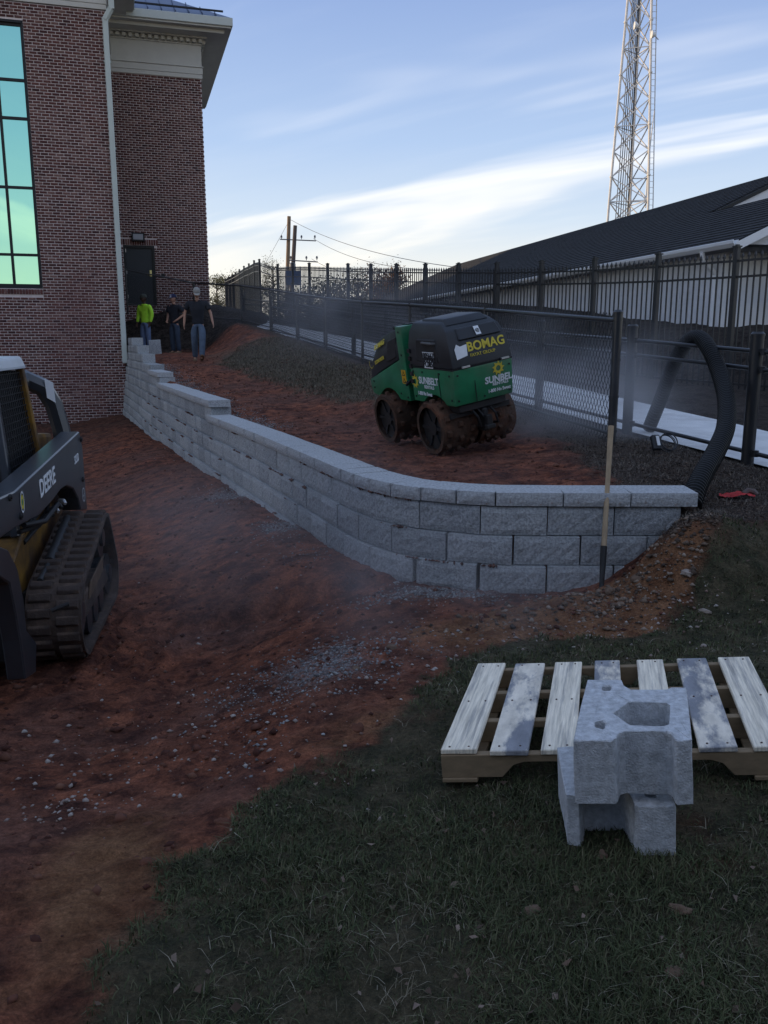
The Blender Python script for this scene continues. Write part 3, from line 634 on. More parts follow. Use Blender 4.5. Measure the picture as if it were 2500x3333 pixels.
b.add([(x0,y0,zr_),(x1,y0,zr_),(x1,y1,zr_),(x0,y1,zr_),(x0,y0+2.1,zr_+h_),(x1-2.1,y0+2.1,zr_+h_),(x1-2.1,y1-2.1,zr_+h_),(x0,y1-2.1,zr_+h_)], [(0,1,5,4),(1,2,6,5),(2,3,7,6),(4,5,6,7),(0,4,7,3)])
rf = b.build('roof', roofm, bld)
for k in range(9):
    xk = x0+.3+k*.42; t0 = 0 if xk < x1-2.1 else (xk-(x1-2.1))/2.1
    yk = y0+2.1-(2.1*t0 if xk > x1-2.1 else 0); e_ = min(2.1, x1-xk)
    s_ = MB(); s_.bar((xk,y0+.02,zr_+.03), (xk,y0+e_,zr_+h_*e_/2.1+.02), .025, .06); s_.build('seam', roofm, rf)
s_ = MB(); s_.bar((x0+.25,y0+.22,zr_+.24), (x1-.25,y0+.22,zr_+.24), .05, .05); s_.build('snow_rail', framem, rf)
b = MB(); b.add([(-59,-.85,za_),(.85,-.85,za_),(.85,DEP+.5,za_),(-59,DEP+.5,za_),(-56,2,za_+1.2),(-2,2,za_+1.2),(-2,DEP-2,za_+1.2),(-56,DEP-2,za_+1.2)], [(0,1,5,4),(1,2,6,5),(2,3,7,6),(3,0,4,7),(4,5,6,7)]); b.build('roof', roofm, bld)
# downspout at the corner
pipem = mat('cream_downspout', (.48,.53,.49), .5, .06, 2)
b = MB(); b.box((-.02,-.10,5.55), (.145,.11,9.1)); b.build('downspout', pipem, bld, .015)
b = MB(); b.bar((-.02,-.10,10.05), (.16,-.16,10.35), .15, .12); b.bar((.16,-.17,10.30), (.16,-.19,11.9), .15, .12, up=(0,1,0)); b.build('downspout_offset', pipem, bld, .01)
for z in (2.4, 4.6, 6.8, 9.0):
    b = MB(); b.b2((-.115,-.1,z), (.075,.0,z+.05)); b.build('pipe_strap', pipem, bld)
b = MB(); b.b2((dx1+.18,YB-.03,dzb+.95), (dx1+.30,YB+.02,dzb+1.07)); b.build('outlet_box', framem, bld)
# ---------------------------------------------------------------- fences
black = mat('black_fence_coating', (.016,.017,.019), .42, .15, 9, spec=.5)
blackt = mat('black_vinyl_pipe', (.020,.022,.025), .33, .15, 9, spec=.6)
wirem = mat('black_vinyl_wire', (.018,.020,.022), .5, .1, 9)
def zg(x, y): return float(height(np.array([x]), np.array([y]), False)[0])
# chain-link fence
chz = [float(zch(p[1])) for p in CH]
cf = thing('chain_link_fence', 'low black chain-link fence climbing from the corrugated hose to the brick building', 'fence', (CH[0][0], CH[0][1], chz[0]), world=True)
ENDS = [(-6.35, 29.35, 2.35), (-8.5, 29.0, 2.75)]
cpts = [Vector((p[0], p[1], z)) for p, z in zip(CH, chz)]+[Vector(e) for e in ENDS]
HF = 1.21
for k, p in enumerate(cpts):
    r = .044 if k in (0, len(cpts)-2) else .028
    b = MB(); b.tube([p+Vector((0,0,-.25)), p+Vector((0,0,HF+(.04 if k == 0 else .0)))], r, 12); po = b.build('post', blackt, cf, smooth=True)
    if k == 0:
        b = MB(); b.tube([p+Vector((0,0,HF+.035)), p+Vector((0,0,HF+.05)), p+Vector((0,0,HF+.07))], [.05,.05,.03], 12); b.build('post_cap', blackt, po, smooth=True)
        for z in (.12, .45, .8, HF-.03):
            b = MB(); b.tube([p+Vector((0,0,z)), p+Vector((0,0,z+.025))], .048, 12); b.build('band', blackt, po)
for a, b_ in zip(cpts[:-1], cpts[1:]):
    b = MB(); b.tube([a+Vector((0,0,HF-.03)), b_+Vector((0,0,HF-.03))], .024, 10); b.build('top_rail', blackt, cf, smooth=True)
    b = MB(); b.tube([a+Vector((0,0,.10)), b_+Vector((0,0,.10))], .017, 8); b.build('bottom_rail', blackt, cf, smooth=True)
def chain(a, b_, y_split=14.):
    """woven diamonds between two posts, each wire a zigzag standing in the fence plane"""
    a = np.array(a); b_ = np.array(b_); ln = np.linalg.norm((b_-a)[:2]); n = int(ln/.058); D = (b_-a)/n
    hN = 21; hstep = (HF+.02)/hN; fwd = np.array([-(b_-a)[1], (b_-a)[0], 0])/ln
    r = .0034; V = []; F = []
    for i in range(n):
        pts = []
        for k in range(hN+1):
            off = (.5 if (k % 2) else -.0)+i
            q = a+D*(off if k % 2 else off)+np.array([0,0,.02+k*hstep])+fwd*(.003 if k % 2 else -.003)
            q2 = q if not (k % 2) else a+D*(i+.5+.02)+np.array([0,0,.02+k*hstep])
            pts.append(q2)
        for sgn in (1,):
            for k in range(hN):
                p, q = pts[k], pts[k+1]; base = len(V)
                for (t_, w_) in ((p,0),(q,0)):
                    V.append(t_+D/np.linalg.norm(D)*r); V.append(t_+fwd*r-D/np.linalg.norm(D)*r*.6); V.append(t_-fwd*r-D/np.linalg.norm(D)*r*.6)
                F += [(base,base+1,base+4,base+3),(base+1,base+2,base+5,base+4),(base+2,base,base+3,base+5)]
        # the neighbouring wire leaning the other way closes the diamonds
        pts = [a+D*(i+.5+(.5 if k % 2 else 0)+ (0 if k % 2 else .0)) +np.array([0,0,.02+k*hstep]) for k in range(hN+1)]
        pts = [a+D*(i+(.5 if k % 2 else 1.0))+np.array([0,0,.02+k*hstep])+fwd*(-.003 if k % 2 else .003) for k in range(hN+1)]
        for k in range(hN):
            p, q = pts[k], pts[k+1]; base = len(V)
            for t_ in (p, q):
                V.append(t_+D/np.linalg.norm(D)*r); V.append(t_+fwd*r-D/np.linalg.norm(D)*r*.6); V.append(t_-fwd*r-D/np.linalg.norm(D)*r*.6)
            F += [(base,base+1,base+4,base+3),(base+1,base+2,base+5,base+4),(base+2,base,base+3,base+5)]
    return np.array(V), np.array(F)
o0 = np.array(cf.location)
for a, b_ in zip(cpts[:-1], cpts[1:]):
    V, F = chain(a, b_); struct(link('chain_mesh', npmesh('chain_mesh', V-o0, F, wirem), cf), 'stuff')
# rail fence with square-looking posts and three pipe rails
rf_ = thing('pipe_rail_fence', 'black pipe-rail fence beside the concrete walk, wide posts and paired upper rails', 'fence', (RA[0][0], RA[0][1], float(zra(RA[0][1]))), world=True)
rp = [Vector((p[0], p[1], float(zra(p[1])))) for p in RA]
for k, p in enumerate(rp):
    b = MB(); b.tube([p+Vector((0,0,-.25)), p+Vector((0,0,1.2))], .058, 14); po = b.build('post', black, rf_, smooth=True)
    b = MB(); b.tube([p+Vector((0,0,1.195)), p+Vector((0,0,1.215)), p+Vector((0,0,1.235))], [.063,.063,.045], 14); b.build('post_cap', black, po, smooth=True)
for a, b_ in zip(rp[:-1], rp[1:]):
    for z, r in ((1.06,.021),(.90,.021),(.13,.021)):
        b = MB(); b.tube([a+Vector((0,0,z)), b_+Vector((0,0,z))], r, 10); ro = b.build('rail', black, rf_, smooth=True)
        d = (b_-a).normalized()
        b = MB(); b.tube([b_-d*.09+Vector((0,0,z-.03)), b_-d*.09+Vector((0,0,z+.03))], .032, 10); b.build('bracket', black, ro)
# tall spear-top fence
of = thing('spear_top_fence', 'tall black metal fence with spear-topped pickets beyond the concrete walk', 'fence', (OR[1][0], OR[1][1], 0), world=True)
OTOP = lambda k: np.interp(k, [-1,0,1,2,3,4,5,6,7,8,9,10,11,12,13], [3.12,3.15,3.19,3.26,3.35,3.46,3.59,3.72,3.86,4.0,4.15,4.3,4.46,4.6,4.70])
oseg = []
for i, k in enumerate(range(-1, 14)): oseg.append(Vector((OR[i][0], OR[i][1], float(OTOP(k)))))
corner = oseg[-1]
for (u, v, Y) in ((844,846,38.6),(827,850,40.8),(810,860,43.2),(794,868,45.8),(779,879,48.6),(766,888,51.5),(755,895,54.5),(744,901,57.8),(733,907,61)): oseg.append(aty(u, v, Y))
HO = 2.55
pk = MB(); pk.box((0,0,-1.17), (.022,.022,2.20)); pk.loft([[(-.017,-.017,-.07),(.017,-.017,-.07),(.017,.017,-.07),(-.017,.017,-.07)],[(-.019,-.019,-.045),(.019,-.019,-.045),(.019,.019,-.045),(-.019,.019,-.045)],[(-.002,-.002,.02),(.002,-.002,.02),(.002,.002,.02),(-.002,.002,.02)]]); PK = pk.mesh('picket', black)
npk = 0; ofl = Vector(of.location); farV = []
for j, p in enumerate(oseg):
    yaw = math.atan2((oseg[min(j+1,len(oseg)-1)]-oseg[max(j-1,0)]).y, (oseg[min(j+1,len(oseg)-1)]-oseg[max(j-1,0)]).x)
    Mr = Matrix.Rotation(yaw, 3, 'Z'); w_ = .088 if j < 15 else .08
    b = MB(); b.box(p+Vector((0,0,-HO/2-.25)), (w_,w_,HO+.5), Mr); po = b.build('post', black, of, .006)
    b = MB(); b.box(p+Vector((0,0,.012)), (w_+.025,w_+.025,.024), Mr); b.box(p+Vector((0,0,.035)), (w_*.6,w_*.6,.022), Mr); b.build('post_cap', black, po)
for j, (a, b_) in enumerate(zip(oseg[:-1], oseg[1:])):
    for z in (-.22, -.48, -2.25):
        b = MB(); b.bar(a+Vector((0,0,z)), b_+Vector((0,0,z)), .032, .036); b.build('rail', black, of)
    n = 14 if j < 15 else 22
    for i in range(1, n):
        q = a.lerp(b_, i/n)+Vector((0,0,-.10))
        if j <= 21 and npk < 300:
            o = link('picket', PK, of); o.location = q-ofl; o.rotation_euler = (0,0,math.atan2((b_-a).y, (b_-a).x)); npk += 1
        else: farV.append(q)
b = MB()
for q in farV: b.box(q+Vector((0,0,-1.1)), (.026,.026,2.3))
struct(b.build('picket_run', black, of), 'stuff')

# ---------------------------------------------------------------- neighbouring house
HD = Vector((-.225, .974, 0)).normalized(); HN_ = Vector((.974, .225, 0)).normalized(); E0 = Vector((7.2, 18.06, 3.62))
house = thing('white_sided_house', 'long white sided house with dark shingle roof behind the spear-top fence', 'house', (7.6, 19.2, .9), world=True)
siding = mat('white_siding', (.70,.71,.72), .6, .05, 2); shm = mat('dark_shingles', (.028,.029,.031), .95, .45, 3.5, bump=.5, bscale=22, detail=9, stretch=(1,1,3))
trim = mat('white_trim', (.76,.77,.77), .5, .04, 2)
SLP = .466; H = lambda s, t, z=None: E0+HD*s+HN_*t+Vector((0,0,(t*SLP if z is None else z-E0.z)))
w1 = 3.55; s2 = 7.2; w2 = 6.2; sEnd = 24.5
def onroof(u, v):
    n = (HD.cross(HN_+Vector((0,0,SLP)))).normalized(); d = ray(u, v); o = Vector((0,0,EYE)); t = n.dot(E0-o)/n.dot(d); p = o+d*t-E0
    return p.dot(HD), p.dot(HN_)
_s, _t = onroof(2310, 692); w1 = _t; s2 = _s
_s2, _t2 = onroof(2500, 573); w2 = _t2
_s3, _t3 = onroof(1490, 852); sEnd = max(16, _s3)
def slab(name, P4, m, par, th=.12):
    b = MB(); n = (P4[1]-P4[0]).cross(P4[3]-P4[0]).normalized()
    if n.z < 0: n = -n
    b.add([p for p in P4]+[p-n*th for p in P4], [(0,1,2,3),(7,6,5,4),(0,4,5,1),(1,5,6,2),(2,6,7,3),(3,7,4,0)]); return b.build(name, m, par)
r1 = slab('roof', [H(0,0), H(s2,0), H(s2,w1), H(0,w1)], shm, house)
slab('roof', [H(0,w1), H(s2,w1), H(s2,2*w1,E0.z), H(0,2*w1,E0.z)], shm, house)
r2 = slab('roof', [H(s2,0), H(sEnd+1.2,0), H(sEnd-2.6,w2), H(s2,w2)], shm, house)
slab('roof', [H(s2,w2), H(sEnd-2.6,w2), H(sEnd-2.6,2*w2,E0.z), H(s2,2*w2,E0.z)], shm, house)
# shingle courses: a thin proud strip for each row on the visible slope
ncs = int(w1/.19)
def shingle_rows(s0, s1, t0, t1, par, hip=0):
    b = MB(); t = t0; up_ = (HN_*-SLP+Vector((0,0,1))).normalized()
    while t < t1:
        e1 = s1-(hip*(t-t0)/(t1-t0)); a = H(s0,t)+up_*.003; c = H(e1,t)+up_*.003; a2 = H(s0,min(t+.2,t1))+up_*.003; c2 = H(s1-(hip*(min(t+.2,t1)-t0)/(t1-t0)),min(t+.2,t1))+up_*.003
        b.add([a+up_*.018, c+up_*.018, c2, a2, a, c], [(0,1,2,3),(4,5,1,0)]); t += .2
    struct(b.build('shingle_rows', shm, par), 'stuff')
shingle_rows(.0, s2-.01, .05, w1, r1); shingle_rows(s2+.01, sEnd+1.2, .05, w2, r2, 3.8)
def vwall(name, s0, t0, s1, t1, z0, z1, m, par, th=.15):
    a = H(s0,t0,z0); c = H(s1,t1,z0); d = (c-a).normalized(); n = Vector((d.y,-d.x,0)); b = MB()
    b.add([a, c, c+Vector((0,0,z1-z0)), a+Vector((0,0,z1-z0)), a-n*th, c-n*th, c-n*th+Vector((0,0,z1-z0)), a-n*th+Vector((0,0,z1-z0))], [(0,1,2,3),(7,6,5,4),(0,4,5,1),(1,5,6,2),(2,6,7,3),(3,7,4,0)]); return b.build(name, m, par)
W0, WT = 1.05, .42
vwall('wall', 1.10, WT, sEnd+.6, WT, W0, E0.z+.1, siding, house, -.15)
vwall('wall', 1.115, WT+.14, 1.12, 2*w1-.4, W0, E0.z+.1, siding, house)
# gable triangles
b = MB(); g = [H(.35,.15,E0.z-.02), H(.35,2*w1-.15,E0.z-.02), H(.35,w1)-Vector((0,0,.14))]; b.add(g+[p+HD*.1 for p in g], [(0,1,2),(5,4,3),(0,3,4,1),(1,4,5,2),(2,5,3,0)]); b.build('gable', siding, house)
b = MB(); g = [H(s2-.12,.2)-Vector((0,0,.2)), H(s2-.12,2*w2-.2,E0.z), H(s2-.12,w2)-Vector((0,0,.10))]; b.add(g+[p+HD*.1 for p in g], [(0,1,2),(5,4,3),(0,3,4,1),(1,4,5,2),(2,5,3,0)]); b.build('gable', siding, house)
b = MB(); a = H(0,-.02)-Vector((0,0,.10)); c = H(0,w1)-Vector((0,0,.10)); b.bar(a, c, .04, .16); b.build('rake_board', trim, house)
b = MB(); b.bar(H(s2-.14,w1-.3)-Vector((0,0,.07)), H(s2-.14,w2)-Vector((0,0,.07)), .03, .10); b.build('rake_board', framem, house)
b = MB(); b.add([H(-.02,.0,E0.z-.10), H(-.02,2*w1,E0.z-.10), H(1.1,2*w1,E0.z-.10), H(1.1,.0,E0.z-.10)], [(0,1,2,3)]); b.add([H(.0,.02,E0.z-.12), H(sEnd+1,.02,E0.z-.12), H(sEnd+1,WT-.005,E0.z-.12), H(.0,WT-.005,E0.z-.12)], [(0,1,2,3)]); b.build('soffit', mat('grey_soffit', (.22,.22,.23), .8, .1, 3), house)
b = MB(); prof = [(-.13,.01),(-.12,-.05),(-.06,-.12),(0,-.12),(0,.02),(-.01,.02),(-.01,-.10),(-.05,-.10),(-.11,-.04),(-.115,.02)]
b.loft([[H(s_,t_,E0.z+z_) for t_, z_ in prof] for s_ in (-.03, sEnd+1.2)]); b.build('gutter', trim, house)
for k in range(12):
    b = MB(); b.bar(H(.4+k*1.9,-.12,E0.z+.0), H(.4+k*1.9,-.005,E0.z+.01), .03, .02); b.build('gutter_bracket', trim, house)
b = MB(); d0 = 1.25
b.tube([H(d0-.1,-.05,E0.z-.12), H(d0-.1,-.03,E0.z-.25), H(d0,WT-.06,E0.z-.55), H(d0,WT-.05,E0.z-.70), H(d0,WT-.05,W0)], [.055]*5, 8); b.build('downspout', trim, house, smooth=True)
# siding grooves: upright laps on the visible walls
for k in range(38):
    s_ = 1.5+k*.40; b = MB(); b.bar(H(s_,WT-.008,W0+.02), H(s_,WT-.008,E0.z-.13), .012, .025, up=HD); b.build('batten', siding, house)
for k in range(10):
    t_ = WT+.4+k*.4; b = MB(); b.bar(H(1.112,t_,W0+.02), H(1.112,t_,E0.z-.14), .012, .02, up=HN_); b.build('batten', siding, house)
vwall('skirting', 1.2, WT-.03, sEnd, WT-.03, .2, W0, black, house, -.06)
# small porch roof on the near end
pz = 2.62
pr = slab('porch_roof', [H(-.35,2.1,pz), H(-.35,5.6,pz), H(1.1,5.6,pz+.5), H(1.1,2.1,pz+.5)], shm, house)
b = MB(); b.bar(H(-.37,2.05,pz-.07), H(-.37,5.6,pz-.07), .10, .13); b.build('fascia', trim, pr)
b = MB(); b.bar(H(-.37,2.12,pz-.07), H(1.08,2.12,pz-.07), .05, .12); b.build('fascia', trim, pr)
b = MB(); b.add([H(-.33,2.1,pz-.14), H(-.33,5.6,pz-.14), H(1.08,5.6,pz-.14), H(1.08,2.1,pz-.14)], [(0,1,2,3)]); b.build('soffit', trim, pr)
# fallen twigs on the roof
# ---------------------------------------------------------------- lattice tower
galv = mat('galvanised_steel', (.58,.57,.55), .5, .15, 4, metal=.1)
TY = 52; tb = aty(2046, 690, TY); TX = tb.x; Z0 = tb.z-9
tw = thing('lattice_tower', 'tall three-legged galvanised lattice radio tower behind the house roof', 'tower', (TX, TY, Z0), world=True)
def halfw(z): return np.interp(z, [tb.z-9, tb.z, 20.8, 46], [1.34, 1.14, .63, .30])
ta = [R(192), R(192+120), R(192+240)]
def legp(i, z): r = halfw(z)*1.12; return Vector((TX+r*math.cos(ta[i]), TY+r*math.sin(ta[i]), z))
ZN = [Z0+i*1.36 for i in range(27)]
for i in range(3):
    b = MB(); b.tube([legp(i, z) for z in ZN], [.07]*len(ZN), 8); lg = b.build('leg', galv, tw, smooth=True)
    for z in ZN[::2]:
        b = MB(); q = legp(i, z); b.tube([q-Vector((0,0,.04)), q+Vector((0,0,.04))], .11, 8); b.build('flange', galv, lg)
for i in range(3):
    j = (i+1) % 3
    for z0, z1 in zip(ZN[:-1], ZN[1:]):
        b = MB(); b.bar(legp(i, z0), legp(j, z1), .05, .05); b.build('brace', galv, tw)
        b = MB(); b.bar(legp(j, z0)+Vector((0,.03,0)), legp(i, z1)+Vector((0,.03,0)), .05, .05); b.build('brace', galv, tw)
    for z in ZN[1::3]:
        b = MB(); b.bar(legp(i, z), legp(j, z), .045, .045); b.build('girt', galv, tw)
cabm = mat('dark_coax', (.10,.10,.10), .5, .2, 5); cabl = mat('grey_coax', (.45,.43,.39), .5, .2, 5)
for k in range(6):
    P_ = []
    for z in ZN: a_ = legp(0, z).lerp(legp(1, z), .20+.10*k*.6) if True else 0; P_.append(a_+Vector((.02,.10,0)))
    b = MB(); b.tube(P_, .028 if k < 5 else .05, 6); b.build('cable', cabm if k % 3 else cabl, tw)
b = MB()
P0 = [legp(1, z)+Vector((.02,.22,0)) for z in ZN]; P1 = [legp(1, z)+Vector((.34,.22,0)) for z in ZN]
b.tube(P0, .03, 6); b.tube(P1, .03, 6)
for k in range(110):
    z = ZN[0]+k*.32
    if z < ZN[-1]: b.bar(legp(1, z)+Vector((.02,.22,0)), legp(1, z)+Vector((.34,.22,0)), .02)
b.build('ladder', galv, tw)
q = legp(2, tb.z+1.2)
for dz in (-.45, .85):
    b = MB(); b.bar(q+Vector((0,0,dz)), q+Vector((.95,0,dz)), .05); b.build('side_arm', galv, tw)
b = MB(); b.bar(q+Vector((0,0,.85)), q+Vector((.95,0,-.45)), .03); b.build('side_arm', galv, tw)
b = MB(); b.tube([q+Vector((.93,0,-.8)), q+Vector((.93,0,1.1)), q+Vector((1.02,0,3.0)), q+Vector((1.15,0,4.9))], [.04,.04,.03,.018], 6); b.build('whip_antenna', galv, tw)
for (u, v, i) in ((2072, 83, 1), (2128, 112, 2)):
    p = aty(u, v, TY-1.2); b = MB(); b.tube([p+Vector((-.12,0,0)), p+Vector((-.02,0,0)), p+Vector((.10,0,0))], [.20,.18,.06], 12); b.build('dish_antenna', trim, tw, smooth=True)
    b = MB(); b.bar(p, p+Vector((.5,.8,0)), .04); b.build('side_arm', galv, tw)
# ---------------------------------------------------------------- utility poles and wires
polem = mat('weathered_pole_wood', (.24,.17,.11), .9, .2, 2, stretch=(6,6,.6)); insm = mat('insulator', (.10,.10,.11), .35, .1, 5)
def pole(label, u, v, Y, lean, col):
    t = aty(u, v, Y); base = Vector((t.x+lean, Y, 2.2)); o = thing('utility_pole', label, 'utility pole', base, group='utility poles', world=True)
    b = MB(); b.tube([base-Vector((0,0,.5)), base.lerp(t, .5), t], [.19,.165,.14], 10); b.build('shaft', col, o, smooth=True); return o, t, base
P1o, t1, b1 = pole('taller tan wooden utility pole with a crossarm, beyond the fence corner', 941, 704, 70, -.45, polem)
P2o, t2, b2 = pole('darker shorter utility pole just right of the tan pole, with insulators', 961, 734, 66, -.6, mat('dark_pole_wood', (.11,.09,.08), .9, .2, 2, stretch=(6,6,.6)))
for dz, wd, oo, tt in ((-1.75, 1.75, P1o, t1), (-2.5, 1.3, P2o, t2)):
    c = tt+Vector((.35,-.2,dz)); b = MB(); b.bar(c+Vector((-wd*.62,0,0)), c+Vector((wd,0,-.12)), .06, .08); ca = b.build('crossarm', insm, oo)
    for q in (-wd*.55, wd*.35, wd*.95):
        b = MB(); p = c+Vector((q,0,0)); b.tube([p, p+Vector((0,0,.12)), p+Vector((0,0,.14)), p+Vector((0,0,.30))], [.03,.03,.09,.05], 8); b.build('insulator', insm, ca)
b = MB(); tp = t2+Vector((-.25,-.15,-3.7)); b.tube([tp, tp+Vector((0,0,.15)), tp+Vector((0,0,.95)), tp+Vector((0,0,1.05))], [.2,.24,.24,.12], 10); b.build('transformer', mat('grey_tank', (.22,.23,.24), .5, .1, 3), P2o, smooth=True)
for k, (a, e, sag) in enumerate(((t1+Vector((.1,0,-.25)), (1470,868), .8), (t1+Vector((1.9,-.2,-1.7)), (1430,880), .9), (t2+Vector((1.2,-.2,-2.4)), (1290,882), .8))):
    d = ray(*e); e3 = Vector((0,0,EYE))+d*(40/d.y); pts = [a.lerp(e3, i/14)-Vector((0,0,sag*4*(i/14)*(1-i/14)*.6)) for i in range(15)]
    b = MB(); b.tube(pts, .016, 5); tag(b.build('overhead_wire', cabm), ['highest overhead wire running right from the tall pole top', 'middle overhead wire running right from the crossarm end', 'lowest overhead wire running right from the dark pole'][k], 'wire', 'overhead wires')
for k, (a, c) in enumerate(((t1+Vector((-.1,0,-.5)), b1+Vector((-4.2,0,1))),)):
    b = MB(); b.tube([a, c], .012, 4); tag(b.build('guy_wire', cabm), 'thin guy wire slanting down left of the tan pole', 'wire')
tc_ = thing('banner', 'small blue banner on posts seen through the fence below the utility poles', 'banner', aty(955, 930, 63), world=True)
p = aty(955, 905, 63); b = MB(); b.box(p, (1.1,.04,1.0)); b.build('panel', mat('blue_banner', (.05,.11,.25), .7, .2, 2), tc_)
for q in (-.5, .5):
    b = MB(); b.box(p+Vector((q,.06,-.9)), (.08,.08,3.4)); b.build('post', galv, tc_)

# ---------------------------------------------------------------- trees beyond the fence
barkm = mat('bark', (.05,.04,.033), .95, .3, 6)
leafms = [mat('leaf_olive', (.075,.075,.025), .8, .3, 3, rnd='island', col2=[(.04,.045,.015),(.09,.085,.03),(.16,.13,.04)]), mat('leaf_dark', (.03,.04,.02), .8, .3, 3, rnd='island', col2=[(.015,.022,.012),(.035,.045,.02),(.06,.06,.025)]), mat('leaf_rust', (.16,.07,.03), .8, .3, 3, rnd='island', col2=[(.07,.035,.018),(.15,.07,.03),(.22,.12,.05)])]
def tree(label, u, vtop, Y, wid, hgt, mi, n, seed):
    t = aty(u, vtop, Y); zb_ = t.z-hgt; base = Vector((t.x, Y, zb_)); rs = np.random.default_rng(seed)
    o = thing('background_tree', label, 'tree', base, group='trees beyond the fences')
    b = MB(); b.tube([(0,0,-.8),(0.05,0,hgt*.35),(-.04,.03,hgt*.75),(0,0,hgt*.95)], [.17,.12,.07,.02], 7); tips = []
    for k in range(24):
        z = hgt*rs.uniform(.3,.88); a = rs.uniform(0,6.28); l = wid*.5*rs.uniform(.55,1)*(1.15-z/hgt*.6); e = (l*math.cos(a), l*math.sin(a), z+l*rs.uniform(.2,.7)); tips.append(e)
        b.tube([(0,0,z),(e[0]*.5,e[1]*.5,(z+e[2])/2+.08),e], [.055,.035,.012], 5)
    tips.append((0,0,hgt*.93)); b.build('trunk', barkm, o)
    T = np.array(tips); n = int(n*2.6); c = T[rs.integers(0, len(T), n)]+rs.normal(size=(n,3))*np.array([wid*.075, wid*.075, hgt*.05])
    s_ = rs.uniform(.04,.09,n)*(wid/5+.3); d1 = rs.normal(size=(n,3)); d1 /= np.linalg.norm(d1,axis=1)[:,None]; d2 = np.cross(d1, rs.normal(size=(n,3))); d2 /= np.linalg.norm(d2,axis=1)[:,None]
    V = np.stack([c-d1*s_[:,None], c+d2*s_[:,None]*.5, c+d1*s_[:,None], c-d2*s_[:,None]*.5], 1)
    link('crown', npmesh('crown', V.reshape(-1,3), np.arange(n*4).reshape(n,4), leafms[mi]), o)
TR = [('slender olive tree rising above the fence corner, left of the poles', 887, 838, 75, 2.4, 8, 0, 900),
 ('low yellowish tree right beside the brick building edge', 705, 900, 80, 4.0, 6, 0, 1100), ('rounded yellowish tree crown between the building and the sloping fence', 765, 880, 85, 3.6, 7, 0, 1100),
 ('small sunlit bush behind the sloping fence corner', 655+85, 925, 70, 3.2, 4.5, 0, 900),
 ('dark green tree behind the fence, right of the poles', 1075, 905, 62, 4.6, 6, 1, 1500), ('thin bare-topped tree behind the fence midway to the house', 1165, 868, 60, 4.0, 6.5, 0, 900), ('rust-leaved tree behind the fence nearest the house roof', 1262, 878, 58, 4.2, 6, 2, 1300),
 ('dense dark shrub tree left of the poles behind the fence', 905, 930, 58, 4.4, 5, 1, 1500), ('dark evergreen behind the fence below the wires', 1015, 935, 64, 4.2, 5, 1, 1400), ('dark thicket tree behind the rust-leaved tree', 1225, 930, 66, 6, 4.5, 1, 1500)]
for i, a in enumerate(TR): tree(*a, 100+i)

# an added row of dense unseen evergreens behind the camera: it keeps the low sky off everything that faces this way
evm = mat('sky_blocker_leaf', (.02,.028,.016), .9, .3, 3, rnd='island', col2=[(.010,.015,.009),(.02,.028,.015),(.032,.042,.022)])
def evergreen():
    rs = np.random.default_rng(5); n = 2600; hgt = 4.7
    z = hgt*rs.random(n)**.9; r = 1.9*(1-.55*z/hgt)*np.sqrt(rs.random(n)); a = rs.random(n)*6.283; c = np.stack([r*np.cos(a), r*np.sin(a), z+.1], 1)
    s_ = rs.uniform(.14,.30,n); d1 = rs.normal(size=(n,3)); d1 /= np.linalg.norm(d1,axis=1)[:,None]; d2 = np.cross(d1, rs.normal(size=(n,3))); d2 /= np.linalg.norm(d2,axis=1)[:,None]
    V = np.stack([c-d1*s_[:,None], c+d2*s_[:,None]*.7, c+d1*s_[:,None], c-d2*s_[:,None]*.7], 1)
    return npmesh('crown', V.reshape(-1,3), np.arange(n*4).reshape(n,4), evm)
EVM = evergreen(); _b = MB(); _b.tube([(0,0,-.3),(0,0,2.5),(0,0,4.4)], [.2,.14,.03], 8); EVT = _b.mesh('trunk', barkm)
ORD = 'first second third fourth fifth sixth seventh eighth ninth tenth eleventh twelfth thirteenth'.split()
for k in range(13):
    x = -15+k*2.5; o = thing('evergreen', f'unseen evergreen added behind the lawn to block low sky, {ORD[k]} from the left', 'tree', (x, -5.6-.5*(k % 2), -.1), (0, 0, k*1.3), 'unseen evergreens added to block low sky'); link('crown', EVM, o); link('trunk', EVT, o)
# ---------------------------------------------------------------- trench roller
green = mat('green_machine_paint', (.016,.175,.075), .45, .22, 5, coat=.2, col2=(.085,.105,.070), thr=(.48,.80)); hoodm = mat('black_hood_plastic', (.015,.017,.020), .5, .3, 6, spec=.45, col2=(.045,.042,.040), thr=(.55,.8))
mud = mat('caked_mud', (.062,.038,.026), .95, .45, 9, bump=1., bscale=40, col2=(.135,.060,.034), thr=(.45,.66)); darkst = mat('dark_steel', (.022,.021,.021), .6, .3, 8)
yel = mat('yellow_print', (.62,.50,.06), .6, .08, 9); wht = mat('white_print', (.72,.74,.75), .6, .06, 9); blk = mat('black_print', (.012,.012,.013), .6, .05, 9)
RY, RR, RP = R(27), R(-10.5), R(1.5)
ro = thing('trench_roller', 'green and black articulated trench roller with muddy padded drums on the red fill', 'roller', (0,0,0), (RP, RR, RY))
Mro = Euler((RP, RR, RY)).to_matrix(); tgt = aty(1412, 1484, 8.3); ro.location = tgt-Mro @ Vector((-.425,-.47,.0))
PADS = []
for _k in range(4):
    _b = MB(); _rg = []
    for h, q_ in ((.235,1.),(.245+random.uniform(.026,.04),.62)): _rg.append([(dx*q_*.030+random.uniform(-.004,.004), da*q_*.034+random.uniform(-.004,.004), h) for dx, da in ((-1,-1),(1,-1),(1,1),(-1,1))])
    _b.loft(_rg); PADS.append(_b.mesh('pad', mud, .005))
